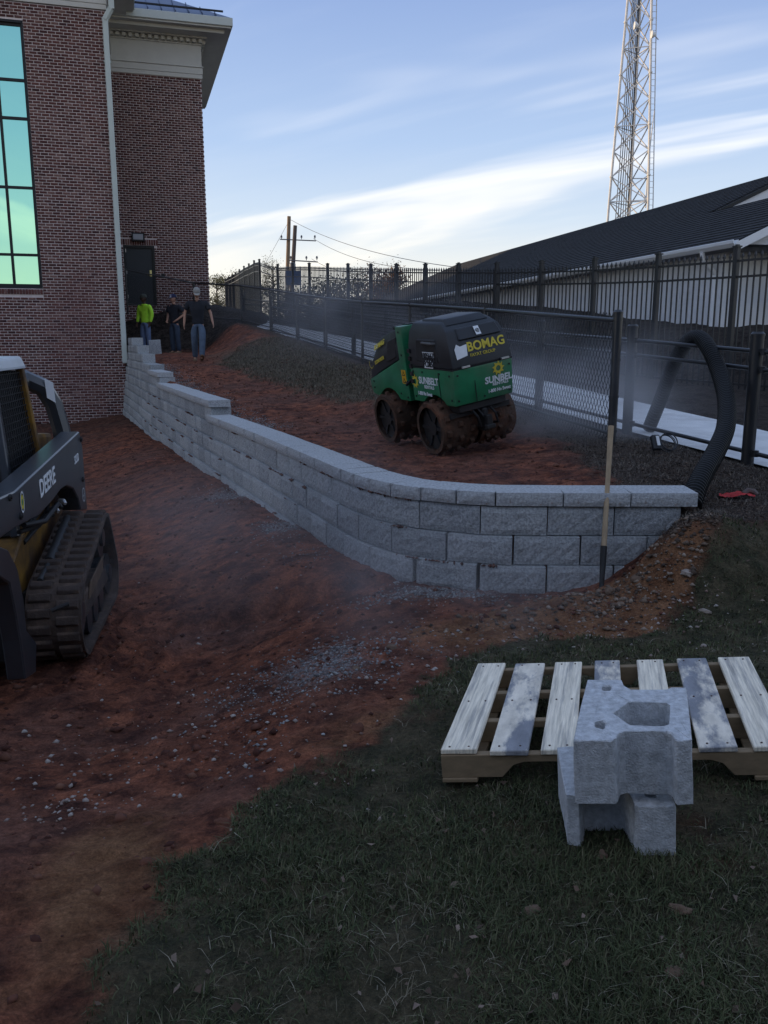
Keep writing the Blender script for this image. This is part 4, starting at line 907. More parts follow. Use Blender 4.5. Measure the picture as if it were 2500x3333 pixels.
def drum(x0, x1, y, r=.245):
    n = 36; b = MB(); rings = []
    for x, rr in ((x0,r-.035),(x0,r+.004),(x0+.02,r+.006),(x1-.02,r+.004),(x1,r),(x1,r-.03)):
        rings.append([(x, y+(rr+random.uniform(-.004,.004))*math.cos(2*math.pi*k/n), .27+(rr+random.uniform(-.004,.004))*math.sin(2*math.pi*k/n)) for k in range(n)])
    b.loft(rings, cap=False); dr = b.build('drum', mud, ro, smooth=True)
    for k in range(11):
        for j in range(3):
            o = link('pad', random.choice(PADS), dr); o.location = (x0+(x1-x0)*(j+.5)/3, y, .27); o.rotation_euler = (2*math.pi*(k+.5*(j % 2))/11, 0, 0)
    outer = x0 if x0 < 0 else x1; s_ = 1 if x0 < 0 else -1
    b = MB(); b.tube([(outer+s_*.05,y,.27),(outer+s_*.30,y,.27)], r-.03, 28); b.build('drum_inside', darkst, dr)
    b = MB(); b.tube([(outer+s_*.03,y,.27),(outer+s_*.08,y,.27)], .07, 14)
    for k in range(6): a = k*math.pi/3; b.bar((outer+s_*.045,y+.06*math.cos(a),.27+.06*math.sin(a)), (outer+s_*.045,y+.205*math.cos(a),.27+.205*math.sin(a)), .025, .03)
    b.build('hub', darkst, dr)
for y in (-.47, .47):
    drum(-.425, -.025, y); drum(.025, .425, y)
def arch(y0, y1, z0, yc, r, zc=.27, n=9):
    a0 = math.acos(max(-1, min(1, (z0-zc)/r))); return [(yc+r*math.sin(t), zc+r*math.cos(t)) for t in np.linspace(-a0, a0, n)]
# rear module, near the camera
gp2 = [(-.84,.50)]+arch(0,0,.50,-.47,.315)+[(-.06,.50),(-.06,.86),(-.88,.84)]
b = MB(); b.prism(gp2, -.33, .33); rb = b.build('rear_body', green, ro, .018, 2, True)
def rect(x, y0, y1, z): return [(-x,y0,z),(x,y0,z),(x,y1,z),(-x,y1,z)]
b = MB(); b.loft([rect(.335,-.885,-.07,.852), rect(.325,-.84,-.07,1.06), rect(.295,-.77,-.07,1.185), rect(.25,-.64,-.09,1.262), rect(.20,-.52,-.14,1.275)]); hd = b.build('rear_hood', hoodm, ro, .022, 2, True)
b = MB(); b.loft([rect(.24,-.70,-.20,1.232), rect(.20,-.62,-.22,1.292)]); b.build('hood_bulge', hoodm, hd, .015, 2, True)
b = MB(); b.loft([[(-.2,-.845,1.095),(.27,-.845,1.095),(.25,-.775,1.2),(-.19,-.775,1.2)],[(-.2,-.80,1.095),(.27,-.80,1.095),(.25,-.73,1.2),(-.19,-.73,1.2)]]); b.build('hood_flap', hoodm, hd, .01)
b = MB(); b.loft([[(-.339,-.68,.90),(-.339,-.22,.90),(-.326,-.24,1.12),(-.326,-.60,1.12)],[(-.30,-.68,.90),(-.30,-.22,.90),(-.29,-.24,1.12),(-.29,-.60,1.12)]]); b.build('side_panel', darkst, hd, .012)
b = MB(); b.loft([[(.30,-.5,.9),(.37,-.5,.9),(.37,-.1,.9),(.30,-.1,.9)],[(.28,-.48,1.2),(.33,-.48,1.2),(.33,-.1,1.2),(.28,-.1,1.2)]]); b.build('side_duct', hoodm, hd, .02)
for x in (-.20, .24):
    b = MB(); b.box((x,-.895,.858), (.085,.02,.016)); b.build('latch', steel, hd)
b = MB(); b.b2((-.27,-.80,.42), (.27,-.60,.497)); b.b2((-.03,-.83,.20), (.03,-.70,.42)); b.build('rear_frame', darkst, ro, .01)
b = MB(); b.box((0,-.86,.30), (.06,.06,.12)); b.box((0,-.88,.25), (.10,.05,.04)); b.build('tow_hook', darkst, ro, .006)
for y in (-.47, .47):
    b = MB(); b.b2((-.30,y-.12,.22), (.30,y+.12,.46)); b.build('axle_housing', darkst, ro, .02)
b = MB(); b.b2((-.17,-.10,.30), (.17,.12,.95)); b.build('articulation_joint', darkst, ro)
# front module
gf = [(.86,.50),(.90,.60),(.90,.655),(.15,.90),(.15,1.235),(.02,1.235),(.02,.48)]+arch(0,0,.48,.47,.315)
b = MB(); b.prism(gf, -.33, .33); fb = b.build('front_body', green, ro, .014, 2, True)
ringsf = []
for y, zb_, zt_, xh, xt in ((.152,.905,1.20,.325,.26),(.40,.825,1.17,.325,.25),(.66,.74,1.10,.32,.24),(.84,.67,.985,.31,.22),(.915,.63,.84,.30,.20)):
    ringsf.append([(-xh,y,zb_),(-xh+.005,y,(zb_+zt_)/2),(-xt,y,zt_),(xt,y,zt_),(xh-.005,y,(zb_+zt_)/2),(xh,y,zb_)])
b = MB(); b.loft(ringsf); fh = b.build('front_hood', hoodm, ro, .014, 2, True)
b = MB(); b.prism([(.17,1.20),(.40,1.175),(.42,1.215),(.05,1.25),(.05,1.235),(.15,1.235)], -.22, .22); b.build('hood_cover', hoodm, ro, .01)
b = MB(); b.loft([[(-.335,.20,.92),(-.335,.42,.86),(-.31,.40,1.08),(-.31,.20,1.13)],[(-.30,.20,.92),(-.30,.42,.86),(-.28,.40,1.08),(-.28,.20,1.13)]]); b.build('side_panel', darkst, fh, .01)
for k in range(5):
    b = MB(); b.box((-.335,-.095,.70+k*.075), (.02,.05,.04)); b.build('hinge', darkst, ro)
# decals
LX = -.3315
def sun(parent, o, x, y, r):
    b = MB(); n = 40; M_ = frame3(o, x, y); vs = []
    for k in range(9):
        a = 2*math.pi*k/9; pts = [(r*.62*math.cos(a-.30), r*.62*math.sin(a-.30)), (r*math.cos(a+.18), r*math.sin(a+.18)), (r*.62*math.cos(a+.34), r*.62*math.sin(a+.34))]
        b.add([M_ @ Vector((p[0], p[1], .002)) for p in pts], [(0,1,2)])
    for k in range(n):
        a, c = 2*math.pi*k/n, 2*math.pi*(k+1)/n
        b.add([M_ @ Vector((q*math.cos(t), q*math.sin(t), .002)) for q, t in ((r*.36,a),(r*.68,a),(r*.68,c),(r*.36,c))], [(0,1,2,3)])
    b.build('sun_emblem', yel, parent)
RB = Vector((0,-.876,0)); rx, ryv = (1,0,0), (0,-.12,1)
sx_ = (0,-1,0); sy_ = (0,0,1)
sun(rb, (LX,-.735+.6,.70), sx_, sy_, .075)
put_text('SUNBELT', .095, wht, 'lettering', rb, (LX-.001,-.40,.715), sx_, sy_, .0025, .95)
put_text('RENTALS', .045, wht, 'lettering', rb, (LX-.001,-.40,.655), sx_, sy_, .0008, 1.0)
put_text('1-800 No Sweat', .052, wht, 'lettering', rb, (LX-.001,-.30,.585), sx_, sy_, .001, .8)
def rearz(z): return -.84-.04*(z-.5)/.34-.0025
yv = (0, -.117, 1)
sun(rb, (.165,rearz(.775),.775), rx, yv, .072)
put_text('SUNBEL', .088, wht, 'lettering', rb, (.165,rearz(.675),.675), rx, yv, .0025, 1.0)
put_text('RENTALS', .042, wht, 'lettering', rb, (.185,rearz(.63),.63), rx, yv, .0008, 1.05)
put_text('1-800 No Sweat', .046, wht, 'lettering', rb, (.17,rearz(.57),.57), rx, yv, .001, .85)
hv = (0, .215, 1); hoff = lambda z: -.885+(z-.852)*.2163-.004
put_text('BOMAG', .118, yel, 'lettering', hd, (.075,hoff(1.02),1.02), rx, hv, .003, 1.0)
put_text('FAYAT GROUP', .042, yel, 'lettering', hd, (.02,hoff(.945),.945), rx, hv, 0, 1.0)
b = MB(); M_ = frame3((-.20,hoff(.985)-.004,.985), rx, hv); b.add([M_ @ Vector(p) for p in ((-.07,-.055,0),(.05,-.035,0),(.065,.07,0),(-.01,.06,0),(-.045,.085,0),(-.075,.04,0))], [(0,1,2,3,4,5)]); b.build('hang_tag', wht, hd)
b = MB(); M_ = frame3((.02,-.815,1.155), rx, (0,.66,1)); b.add([M_ @ Vector(p) for p in ((-.028,-.045,0),(.028,-.045,0),(.028,.045,0),(-.028,.045,0))], [(0,1,2,3)]); b.build('sticker', wht, hd)
put_text('@', .045, blk, 'sticker_print', hd, M_ @ Vector((0,0,.002)), rx, (0,.66,1))
for t_, z, w_ in (('1005667',.965,.215),('PC085',.885,.165)):
    nx = -.338+(z-.9)*.058-.003
    b = MB(); b.add([(nx,-.46-w_/2,z-.036),(nx,-.46+w_/2,z-.036),(nx+.004,-.46+w_/2,z+.036),(nx+.004,-.46-w_/2,z+.036)], [(0,1,2,3)]); b.build('number_plate', wht, hd)
    put_text(t_, .078, blk, 'lettering', hd, (nx-.003,-.46,z), sx_, (0.05,0,1), .001, .82)
b = MB(); b.add([(LX-.001,.045,.66),(LX-.001,.135,.66),(LX-.001,.135,.80),(LX-.001,.045,.80)], [(0,1,2,3)]); b.build('warning_sticker', mat('orange_sticker', (.62,.36,.02), .6, .05, 9), fb)
for zc_ in (.765, .695):
    b = MB(); b.add([(LX-.003,.058,zc_-.025),(LX-.003,.122,zc_-.025),(LX-.003,.09,zc_+.03)], [(0,1,2)]); b.add([(LX-.004,.075,zc_-.016),(LX-.004,.105,zc_-.016),(LX-.004,.09,zc_+.012)], [(0,1,2)], 1); b.build('warning_sign', [blk, mat('orange_sticker', (.62,.36,.02))], fb)
put_text('BOMAG', .085, yel, 'lettering', fh, (-.296,.62,1.03), (0,-.95,.30), (.42,.3,.85), .002, .9)
put_text('ECONOMIZER', .050, yel, 'lettering', fh, (-.329,.60,.875), (0,-.95,.30), (.05,.3,.95), .001, .75)
b = MB(); M_ = frame3((-.329,.80,.83), (0,-.95,.30), (.05,.3,.95))
for k in range(20):
    if 2 < k < 7: continue
    a, c = 2*math.pi*k/24+.4, 2*math.pi*(k+1)/24+.4
    b.add([M_ @ Vector((q*math.cos(t), q*math.sin(t), .004)) for q, t in ((.045,a),(.052,a),(.052,c),(.045,c))], [(0,1,2,3)])
b.build('round_logo', yel, fh)

# roller: bolts, seams, louvres, grab handle, hoses, scraper bars
bolt_b = MB(); bolt_b.tube([(0,0,0),(-.007,0,0)], .010, 6); BOLT = bolt_b.mesh('bolt', darkst)
for y, z in ((-.80,.79),(-.80,.56),(-.12,.80),(-.12,.55),(-.62,.80),(-.30,.80)):
    o = link('bolt', BOLT, rb); o.location = (-.331, y, z)
for y, z in ((.08,1.18),(.08,.95),(.06,.52),(.80,.57),(.20,.55),(.80,.64)):
    o = link('bolt', BOLT, fb); o.location = (-.331, y, z)
for x, z in ((-.29,.79),(-.29,.55),(.29,.79),(.29,.54),(0,.54)):
    o = link('bolt', BOLT, rb); o.location = (x, rearz(z), z); o.rotation_euler = (0, 0, R(90))
b = MB(); b.b2((-.334,-.875,.838), (.334,-.06,.853)); b.build('seam_gasket', blk, rb)
b = MB(); b.box((-.3325,-.60,.66), (.004,.006,.30)); b.build('panel_gap', blk, rb)
b = MB(); b.box((-.10,-.862,.66), (.006,.006,.30)); b.build('panel_gap', blk, rb)
for k in range(6):
    b = MB(); b.box((-.336,-.62+k*.045,.93), (.012,.022,.045)); b.build('louvre', hoodm, hd)
b = MB(); b.tube([(-.322,-.60,1.08),(-.352,-.585,1.085),(-.352,-.40,1.09),(-.322,-.385,1.085)], .013, 8); b.build('grab_handle', mat('worn_grey_plastic', (.09,.09,.09), .6, .3, 8), hd, smooth=True)
for x in (-.12, -.06, .08):
    b = MB(); b.tube([(x,-.76,.44),(x+.02,-.84,.36),(x+.05,-.83,.26),(x+.08,-.72,.24)], .012, 8); b.build('hydraulic_hose', blk, ro, smooth=True)
for sx0, sx1 in ((-.34,-.05),(.05,.34)):
    b = MB(); b.box(((sx0+sx1)/2,-.735,.40), (sx1-sx0,.02,.05)); b.build('scraper_bar', darkst, ro)
b = MB(); b.tube([(-.30,-.05,.72),(-.36,0,.66),(-.30,.06,.70)], .014, 8); b.build('hydraulic_hose', blk, ro, smooth=True)

# ---------------------------------------------------------------- compact track loader at the left edge
deere_y = mat('yellow_machine_paint', (.24,.125,.020), .55, .3, 6, col2=(.06,.036,.023), thr=(.38,.58)); grey_s = mat('dark_grey_paint', (.026,.030,.036), .30, .25, 7, spec=.7, col2=(.050,.044,.040), thr=(.55,.8)); rub = mat('muddy_rubber', (.062,.045,.037), .95, .45, 12, bump=.6, bscale=60, col2=(.11,.075,.055), thr=(.45,.62))
LZ = R(9.6); LO = Vector((-1.9, 5.1, -.43))
lo = thing('track_loader', 'black and yellow compact track loader with muddy rubber tracks at the left edge', 'loader', LO, (0, 0, LZ))
Ml = Matrix.Rotation(-LZ, 3, 'Z')
def lpl(u, v, x):
    """photo pixel -> (y, z) on the loader's plane local x"""
    d = Ml @ ray(u, v); o = Ml @ (Vector((0,0,EYE))-LO); t = (x-o.x)/d.x; p = o+d*t; return (p.y, p.z)
circ = [(.27,.27,.26),(1.50,.22,.21),(1.28,.56,.19)]
hull = []
for k in range(240):                                                     # convex outline round the three wheels
    a = 2*math.pi*k/240; dv = (math.cos(a), math.sin(a)); c = max(circ, key=lambda q: q[0]*dv[0]+q[1]*dv[1]+q[2]); hull.append((c[0]+c[2]*dv[0], c[1]+c[2]*dv[1]))
per = [0]
for p, q in zip(hull, hull[1:]+hull[:1]): per.append(per[-1]+math.hypot(q[0]-p[0], q[1]-p[1]))
def onloop(s):
    s = s % per[-1]; i = max(0, min(239, int(np.searchsorted(per, s))-1)); p, q = hull[i], hull[(i+1) % 240]; f = (s-per[i])/max(1e-9, per[i+1]-per[i]); return (p[0]+(q[0]-p[0])*f, p[1]+(q[1]-p[1])*f)
TWd = .34; NP = 40; loop = [onloop(per[-1]*k/96) for k in range(96)]
def offs(L, d):
    out = []
    for i, p in enumerate(L):
        a, c = L[i-1], L[(i+1) % len(L)]; t = Vector((c[0]-a[0], c[1]-a[1])).normalized(); out.append((p[0]+t.y*d, p[1]-t.x*d))
    return out
inner = offs(loop, -.028); lugM = None
for side, x1 in ((0, 0.), (1, -1.42)):
    x0 = x1-TWd; tr = MB(); n = 96
    vs = [(x0,*p) for p in loop]+[(x1,*p) for p in loop]+[(x0,*p) for p in inner]+[(x1,*p) for p in inner]; fs = []
    for i in range(n):
        j = (i+1) % n; fs += [(i,j,n+j,n+i), (2*n+j,2*n+i,3*n+i,3*n+j), (n+i,n+j,3*n+j,3*n+i), (j,i,2*n+i,2*n+j)]
    tr.add(vs, fs); trk = tr.build('track', rub, lo)
    if lugM is None:
        lm = MB(); lm.loft([[(-.07,-.034,-.004),(.07,-.034,-.004),(.07,.034,-.004),(-.07,.034,-.004)],[(-.066,-.024,.022),(.066,-.024,.022),(.066,.024,.022),(-.066,.024,.022)]]); lugM = lm.mesh('tread_lug', rub, .004)
    for k in range(NP):
        p = onloop(per[-1]*k/NP); q = onloop(per[-1]*k/NP+.02); t = Vector((0,q[0]-p[0],q[1]-p[1])).normalized(); nn = Vector((0,t.z,-t.y))
        for xx, sh in ((x0+.085,0),(x1-.085,.5)):
            pp = onloop(per[-1]*(k+sh)/NP); o = link('tread_lug', lugM, trk); Mx = Matrix((Vector((1,0,0)), t, Vector((1,0,0)).cross(t))).transposed()
            if (Mx @ Vector((0,0,1))).dot(nn) < 0: Mx = Matrix((Vector((-1,0,0)), t, Vector((-1,0,0)).cross(t))).transposed()
            M4 = Mx.to_4x4(); M4.translation = Vector((xx, pp[0], pp[1])); o.matrix_local = M4
    for (yc, zc_, r) in ((.27,.27,.20),(1.50,.22,.16),(1.28,.56,.15)):
        b = MB(); b.tube([(x0+.09,yc,zc_),(x1-.06,yc,zc_)], r, 20); b.tube([(x0+.05,yc,zc_),(x1-.035,yc,zc_)], r*.45, 14); b.build('idler_wheel', grey_s, trk, smooth=True)
    for yc in (.58,.84,1.10):
        b = MB(); b.tube([(x0+.08,yc,.14),(x1-.05,yc,.14)], .10, 16); b.build('track_roller', grey_s, trk, smooth=True)
    b = MB(); b.prism([(.30,.20),(1.45,.18),(1.30,.32),(.95,.40),(.45,.36)], x1-.20, x1-.045); b.build('track_frame', rub, trk, .01)
    b = MB(); b.prism([(.52,.30),(1.12,.34),(1.20,.44),(.62,.40)], x1-.044, x1-.03); b.build('frame_plate', mat('worn_plate', (.13,.085,.055), .8, .35, 8), trk, .004)
b = MB(); b.prism([(.05,.20),(1.5,.20),(1.5,.44),(.05,.44)], -1.36, -.385); b.build('belly_plate', darkst, lo, .01)
b = MB(); b.prism([(.05,.22),(1.55,.22),(1.95,.45),(2.0,1.0),(1.2,1.02),(.35,.78),(.0,.62)], -1.38, -.40); b.build('chassis', deere_y, lo, .012)
b = MB(); b.prism([(1.25,.9),(2.02,.85),(1.98,1.30),(1.3,1.36)], -1.3, -.5); b.build('engine_cover', deere_y, lo, .03, 2)
# boom: side plate outline read in its own plane
bx = -.20
bp = [lpl(u, v, bx) for u, v in ((49,1599),(258,1404),(268,1452),(284,1659),(264,1659),(255,1621),(239,1590),(217,1581),(198,1594),(174,1628),(130,1677),(54,1716),(0,1754),(-70,1785),(-70,1652))]
for s_, x0 in ((1, bx-.14), (-1, -1.54)):
    b = MB(); b.prism(bp, x0, x0+.14); bm_ = b.build('boom', grey_s, lo, .008)
    if s_ == 1: boom = bm_
    f0 = bp[-1]; f1 = bp[-2]
    b = MB(); b.prism([f0, (f0[0]-.25,f0[1]-.10), (f0[0]-.42,f0[1]-.42), (f0[0]-.40,.10), (f0[0]-.24,.08), (f0[0]-.20,f0[1]-.42), f1], x0+.01, x0+.12); b.build('front_arm', grey_s, lo, .01)
mid = lambda a, c, t: (a[0]+(c[0]-a[0])*t, a[1]+(c[1]-a[1])*t)
ta_ = bp[0]; tb_ = bp[1]; bd = Vector((0, tb_[0]-ta_[0], tb_[1]-ta_[1])).normalized(); bu = Vector((1,0,0)).cross(bd)
dc = lpl(154, 1570, bx); put_text('DEERE', .155, wht, 'lettering', boom, (bx+.003,dc[0],dc[1]), bd, bu, .003, 1.05)
dc = lpl(248, 1494, bx); put_text('323D', .085, wht, 'lettering', boom, (bx+.003,dc[0],dc[1]), bd, bu, .001, .95)
for (u, v, r, mm) in ((71,1634,.062,[wht,blk,yel,green]), (271,1610,.055,[wht,blk])):
    dc = lpl(u, v, bx); b = MB(); M_ = frame3((bx+.003,dc[0],dc[1]), bd, bu)
    for i_, (q0, q1) in enumerate(((1.0,.84),(.84,.66),(.66,.34),(.34,0)) if len(mm) > 2 else ((1.0,.84),)):
        for k in range(24):
            a, c = 2*math.pi*k/24, 2*math.pi*(k+1)/24; b.add([M_ @ Vector((q*r*math.cos(t)*(.72 if len(mm) > 2 else 1), q*r*math.sin(t), .001)) for q, t in ((q1,a),(q0,a),(q0,c),(q1,c))], [(0,1,2,3)], i_)
    if len(mm) == 2: b.add([M_ @ Vector((x*r,y*r,.001)) for x, y in ((-.5,-.3),(-.1,.0),(.25,.05),(.3,.5),(.4,.15),(.6,.05),(.3,-.1),(.1,-.45),(-.05,-.15))], [(0,1,2,3,4,5,6,7,8)], 0)
    b.build('badge', mm, boom)
fa = [lpl(u, v, -.22) for u, v in ((-60,1760),(15,1790),(45,1850),(65,1950),(75,2050),(108,2092),(106,2190),(72,2212),(55,2085),(40,2000),(20,1900),(-60,1850))]
b = MB(); b.prism(fa, -.30, -.20); b.build('drop_arm', grey_s, lo, .008)
b = MB(); b.b2((-1.5,-.12,.10), (-.36,.03,.62)); b.build('front_block', darkst, lo, .02)  # dark block covering the lower front of the yellow chassis
# hydraulic lines under the boom
b = MB(); p0, p1 = lpl(175,1640,bx-.05), lpl(60,1710,bx-.05)
b.tube([(bx-.02,*p0),(bx-.01,(p0[0]+p1[0])/2,(p0[1]+p1[1])/2-.05),(bx-.02,*p1)], .016, 8); b.tube([(bx-.05,p0[0],p0[1]-.02),(bx-.05,(p0[0]+p1[0])/2,(p0[1]+p1[1])/2-.08),(bx-.05,p1[0],p1[1]-.04)], .014, 8); b.build('hydraulic_hose', blk, lo, smooth=True)
b = MB(); p0 = lpl(190,1600,bx-.07); b.tube([(bx-.07,p0[0]+.25,p0[1]-.25),(bx-.07,p0[0]-.45,p0[1]-.40)], .035, 12); b.tube([(bx-.07,p0[0]-.3,p0[1]-.38),(bx-.07,p0[0]-.75,p0[1]-.45)], .02, 10); b.build('lift_cylinder', darkst, lo, smooth=True)
pinb = MB(); pinb.tube([(0,0,0),(.010,0,0)], .020, 12); pinb.tube([(.010,0,0),(.016,0,0)], .009, 8); PIN = pinb.mesh('pivot_pin', darkst)
for u, v in ((262,1430),(268,1560),(66,1680),(30,1620)):
    q = lpl(u, v, bx); o = link('pivot_pin', PIN, boom); o.location = (bx, q[0], q[1])
for k, (u, v) in enumerate(((200,1615),(188,1628),(176,1640),(160,1652))):
    q = lpl(u, v, bx-.04); b = MB(); b.tube([(bx-.06,q[0],q[1]-.03),(bx-.03,q[0]-.01,q[1]-.035),(bx-.01,q[0]-.03,q[1]-.05)], [.014,.020,.012], 8); b.build('hydraulic_fitting', [steel, darkst][k % 2], lo, smooth=True)
b = MB(); b.tube([(-.41,.45,.80),(-.38,.70,.86),(-.38,1.0,.90),(-.42,1.3,.98)], .018, 8); b.tube([(-.40,.40,.74),(-.37,.70,.79),(-.37,1.0,.84),(-.41,1.3,.92)], .016, 8); b.build('hydraulic_line', blk, lo, smooth=True)
# cab: posts, roof and guard mesh
cabq = [(-.50,.42),(-.50,1.30)]
zc0, zc1 = .80, 1.86
for y0, x0, y1, x1 in ((.30,-.42,.50,-.54),(1.28,-.42,1.26,-.54),(.30,-1.36,.50,-1.24),(1.28,-1.36,1.26,-1.24)):
    b = MB(); b.bar((x0,y0,zc0), (x1,y1,zc1), .055, .055, up=(0,1,0)); b.build('cab_post', deere_y if (x0 > -.9 and y0 > 1) else grey_s, lo, .008)
b = MB(); b.loft([[(-.50,.40,1.84),(-.50,1.32,1.84),(-1.28,1.32,1.84),(-1.28,.40,1.84)],[(-.53,.44,1.92),(-.53,1.29,1.93),(-1.25,1.29,1.93),(-1.25,.44,1.92)]]); b.build('cab_roof', mat('pale_roof_panel', (.50,.53,.55), .5, .08, 5), lo, .02, 2)
b = MB()
for k in range(17):
    f = k/16; b.bar((-.425-.115*0,.32+.95*f,zc0+.05), (-.54,.50+.76*f,zc1-.03), .006)
for k in range(24):
    f = k/23; x = -.42-.12*f; b.bar((x,.30+.2*f,zc0+f*(zc1-zc0)), (x,1.28-.02*f,zc0+f*(zc1-zc0)+.0), .006)
struct(b.build('guard_mesh', blk, lo), 'stuff')
b = MB(); b.loft([[(-.44,.34,zc0),(-.44,1.26,zc0),(-1.34,1.26,zc0),(-1.34,.34,zc0)],[(-.56,.53,zc1-.03),(-.56,1.24,zc1-.03),(-1.22,1.24,zc1-.03),(-1.22,.53,zc1-.03)]]); b.build('cab_interior', darkst, lo)
b = MB(); zx = [(-.74,1.62,1.74),(-.62,1.72,1.745),(-.50,1.78,1.68),(-.43,1.80,1.54),(-.39,1.80,1.35),(-.36,1.78,1.15),(-.34,1.74,.95)]
b.tube(zx, [.07,.075,.075,.07,.07,.07,.07], 8); b.tube([(-.80,1.45,1.73),(-.62,1.66,1.73)], .085, 10); b.build('rear_tower', grey_s, lo, smooth=True)
b = MB(); b.add([(-.46,1.715,1.60),(-.40,1.728,1.56),(-.41,1.725,1.72),(-.47,1.712,1.75)], [(0,1,2,3)]); b.build('sticker', wht, lo)
b = MB(); b.tube([(-.33,1.35,.98),(-.30,1.45,1.12),(-.33,1.62,1.15),(-.40,1.75,1.02)], .03, 8); b.build('guard_loop', grey_s, lo, smooth=True)
b = MB(); b.prism([(-.62,.02),(-.30,.02),(-.26,.08),(-.24,.42),(-.28,.42),(-.34,.10),(-.60,.07)], -1.75, -.50); b.build('attachment_plate', mat('worn_black_steel', (.035,.036,.04), .6, .4, 7, col2=(.10,.07,.05), thr=(.55,.7)), lo, .008)
b = MB(); b.box((-.62,-.03,.62), (.16,.05,.20)); b.build('coupler_plate', deere_y, lo, .01)
b = MB(); b.tube([(-.15,-.1,.42),(-.09,-.08,.44),(-.05,-.07,.45)], .014, 8); b.build('pin', darkst, lo)

# ---------------------------------------------------------------- pallet
pw = mat('pallet_board_wood', (.80,.72,.57), .85, .32, 5, bump=.35, bscale=18, grot=R(14.5), stretch=(22,.9,4), col2=(.42,.39,.34), thr=(.52,.66)); pwg = mat('pallet_board_stained', (.74,.67,.55), .85, .25, 5, bump=.35, bscale=30, grot=R(14.5), stretch=(4,1.3,3), col2=(.24,.245,.26), thr=(.46,.56)); pw2 = mat('stringer_wood_shaded', (.24,.175,.105), .9, .2, 6, stretch=(2,12,6)); nailm = mat('nail_rust', (.07,.04,.03), .7, .2, 9)  # stringer wood darkened in its colour to paint the shade below the deck
PO = atz(1432, 2440, .145); PX = atz(2454, 2427, .24)-PO; PY = atz(1556, 2159, .105)-PO; PL = PY.length; PSP = PX.length/6
pdx, pdy = PX.normalized(), PY.normalized(); pdz = pdx.cross(pdy).normalized(); MP = Matrix((pdx, pdy, pdz)).transposed()          # a racked pallet lying on the sloping lawn
pal = thing('wooden_pallet', 'pale weathered wooden pallet lying on the grass', 'pallet', PO-pdz*.125)
def pbuild(b, name, m, par, bev=0):
    b.v = [tuple(MP @ Vector(v)) for v in b.v]; return b.build(name, m, par, bev)
bwid = [.130,.136,.122,.112,.116,.128,.134]; x = 0
for k in range(7):
    b = MB(); t = random.uniform(-.006, .006); y0 = random.uniform(-.012, .012)
    zz0 = .102; x = k*PSP
    b.add([(x,y0,zz0),(x+bwid[k],y0+t,zz0),(x+bwid[k]+t,PL+y0,zz0),(x+t,PL+y0,zz0),(x,y0,zz0+.019),(x+bwid[k],y0+t,zz0+.021),(x+bwid[k]+t,PL+y0,zz0+.019),(x+t,PL+y0,zz0+.020)], [(0,3,2,1),(4,5,6,7),(0,1,5,4),(1,2,6,5),(2,3,7,6),(3,0,4,7)])
    o = pbuild(b, 'deck_board', [pw, pwg][k in (1, 3, 5)], pal, .003)
    for yy in (.03, PL*.5, PL-.04):
        for q in (.03, bwid[k]-.03):
            nb = MB(); nb.tube([(x+q,yy,zz0+.017),(x+q,yy,zz0+.0225)], .0040, 6); pbuild(nb, 'nail', nailm, o)
w_ = 6*PSP+.134
for yy in (.0, PL*.32, PL*.64, PL-.045):
    b = MB()
    b.prism([(0,.015),(.22,.015),(.26,.06),(.30,.072),(.48,.072),(.52,.06),(.56,.015),(.70,.015),(.74,.06),(.78,.072),(.94,.072),(.98,.06),(1.02,.015),(w_,.015),(w_,.100),(0,.100)], yy+.005, yy+.043, 'y'); pbuild(b, 'stringer', pw2, pal, .002)
for xx in (.0, .54, w_-.135):
    b = MB(); b.b2((xx+.002,-.005,0), (xx+.13,PL,.0145)); pbuild(b, 'bottom_board', pw2, pal, .002)

# ---------------------------------------------------------------- two spare wall units stacked on the lawn
unitm = mat('cast_concrete', (.50,.515,.525), .92, .32, 40, bump=.6, bscale=160, spec=.2, col2=(.55,.555,.555), thr=(.55,.72))
def holed(name, outer, holes, h, m, parent=None):
    bm = bmesh.new(); es = []
    for lp in [outer]+holes:
        vs = [bm.verts.new((*p, 0)) for p in lp]; es += [bm.edges.new((vs[i], vs[(i+1) % len(vs)])) for i in range(len(vs))]
    bmesh.ops.triangle_fill(bm, edges=es, use_beauty=True)
    r = bmesh.ops.extrude_face_region(bm, geom=list(bm.faces)); bmesh.ops.translate(bm, vec=(0,0,h), verts=[v for v in r['geom'] if isinstance(v, bmesh.types.BMVert)])
    bmesh.ops.recalc_face_normals(bm, faces=bm.faces)
    bmesh.ops.bevel(bm, geom=[e for e in bm.edges if e.is_manifold and e.calc_face_angle(0) > .6], offset=.0028, segments=1, affect='EDGES')
    bmesh.ops.subdivide_edges(bm, edges=[e for e in bm.edges if e.calc_length() > .05], cuts=2)
    for v in bm.verts:
        v.co += Vector((random.uniform(-1,1), random.uniform(-1,1), random.uniform(-1,1)))*.0016
    me = bpy.data.meshes.new(name); bm.to_mesh(me); bm.free(); me.materials.append(m); return link(name, me, parent)
def sm(P, k=1):
    for _ in range(k):
        Q = []
        for a, c in zip(P, P[1:]+P[:1]): Q += [(a[0]*.8+c[0]*.2, a[1]*.8+c[1]*.2), (a[0]*.2+c[0]*.8, a[1]*.2+c[1]*.8)]
        P = Q
    return P
pent = [(.112,.19),(.17,.100),(.27,.096),(.285,.108),(.293,.25),(.28,.268),(.165,.272)]; pin1 = sm([(.072,.36),(.10,.36),(.102,.405),(.066,.40)]); pin2 = sm([(.060,.085),(.092,.075),(.092,.135),(.055,.125)])
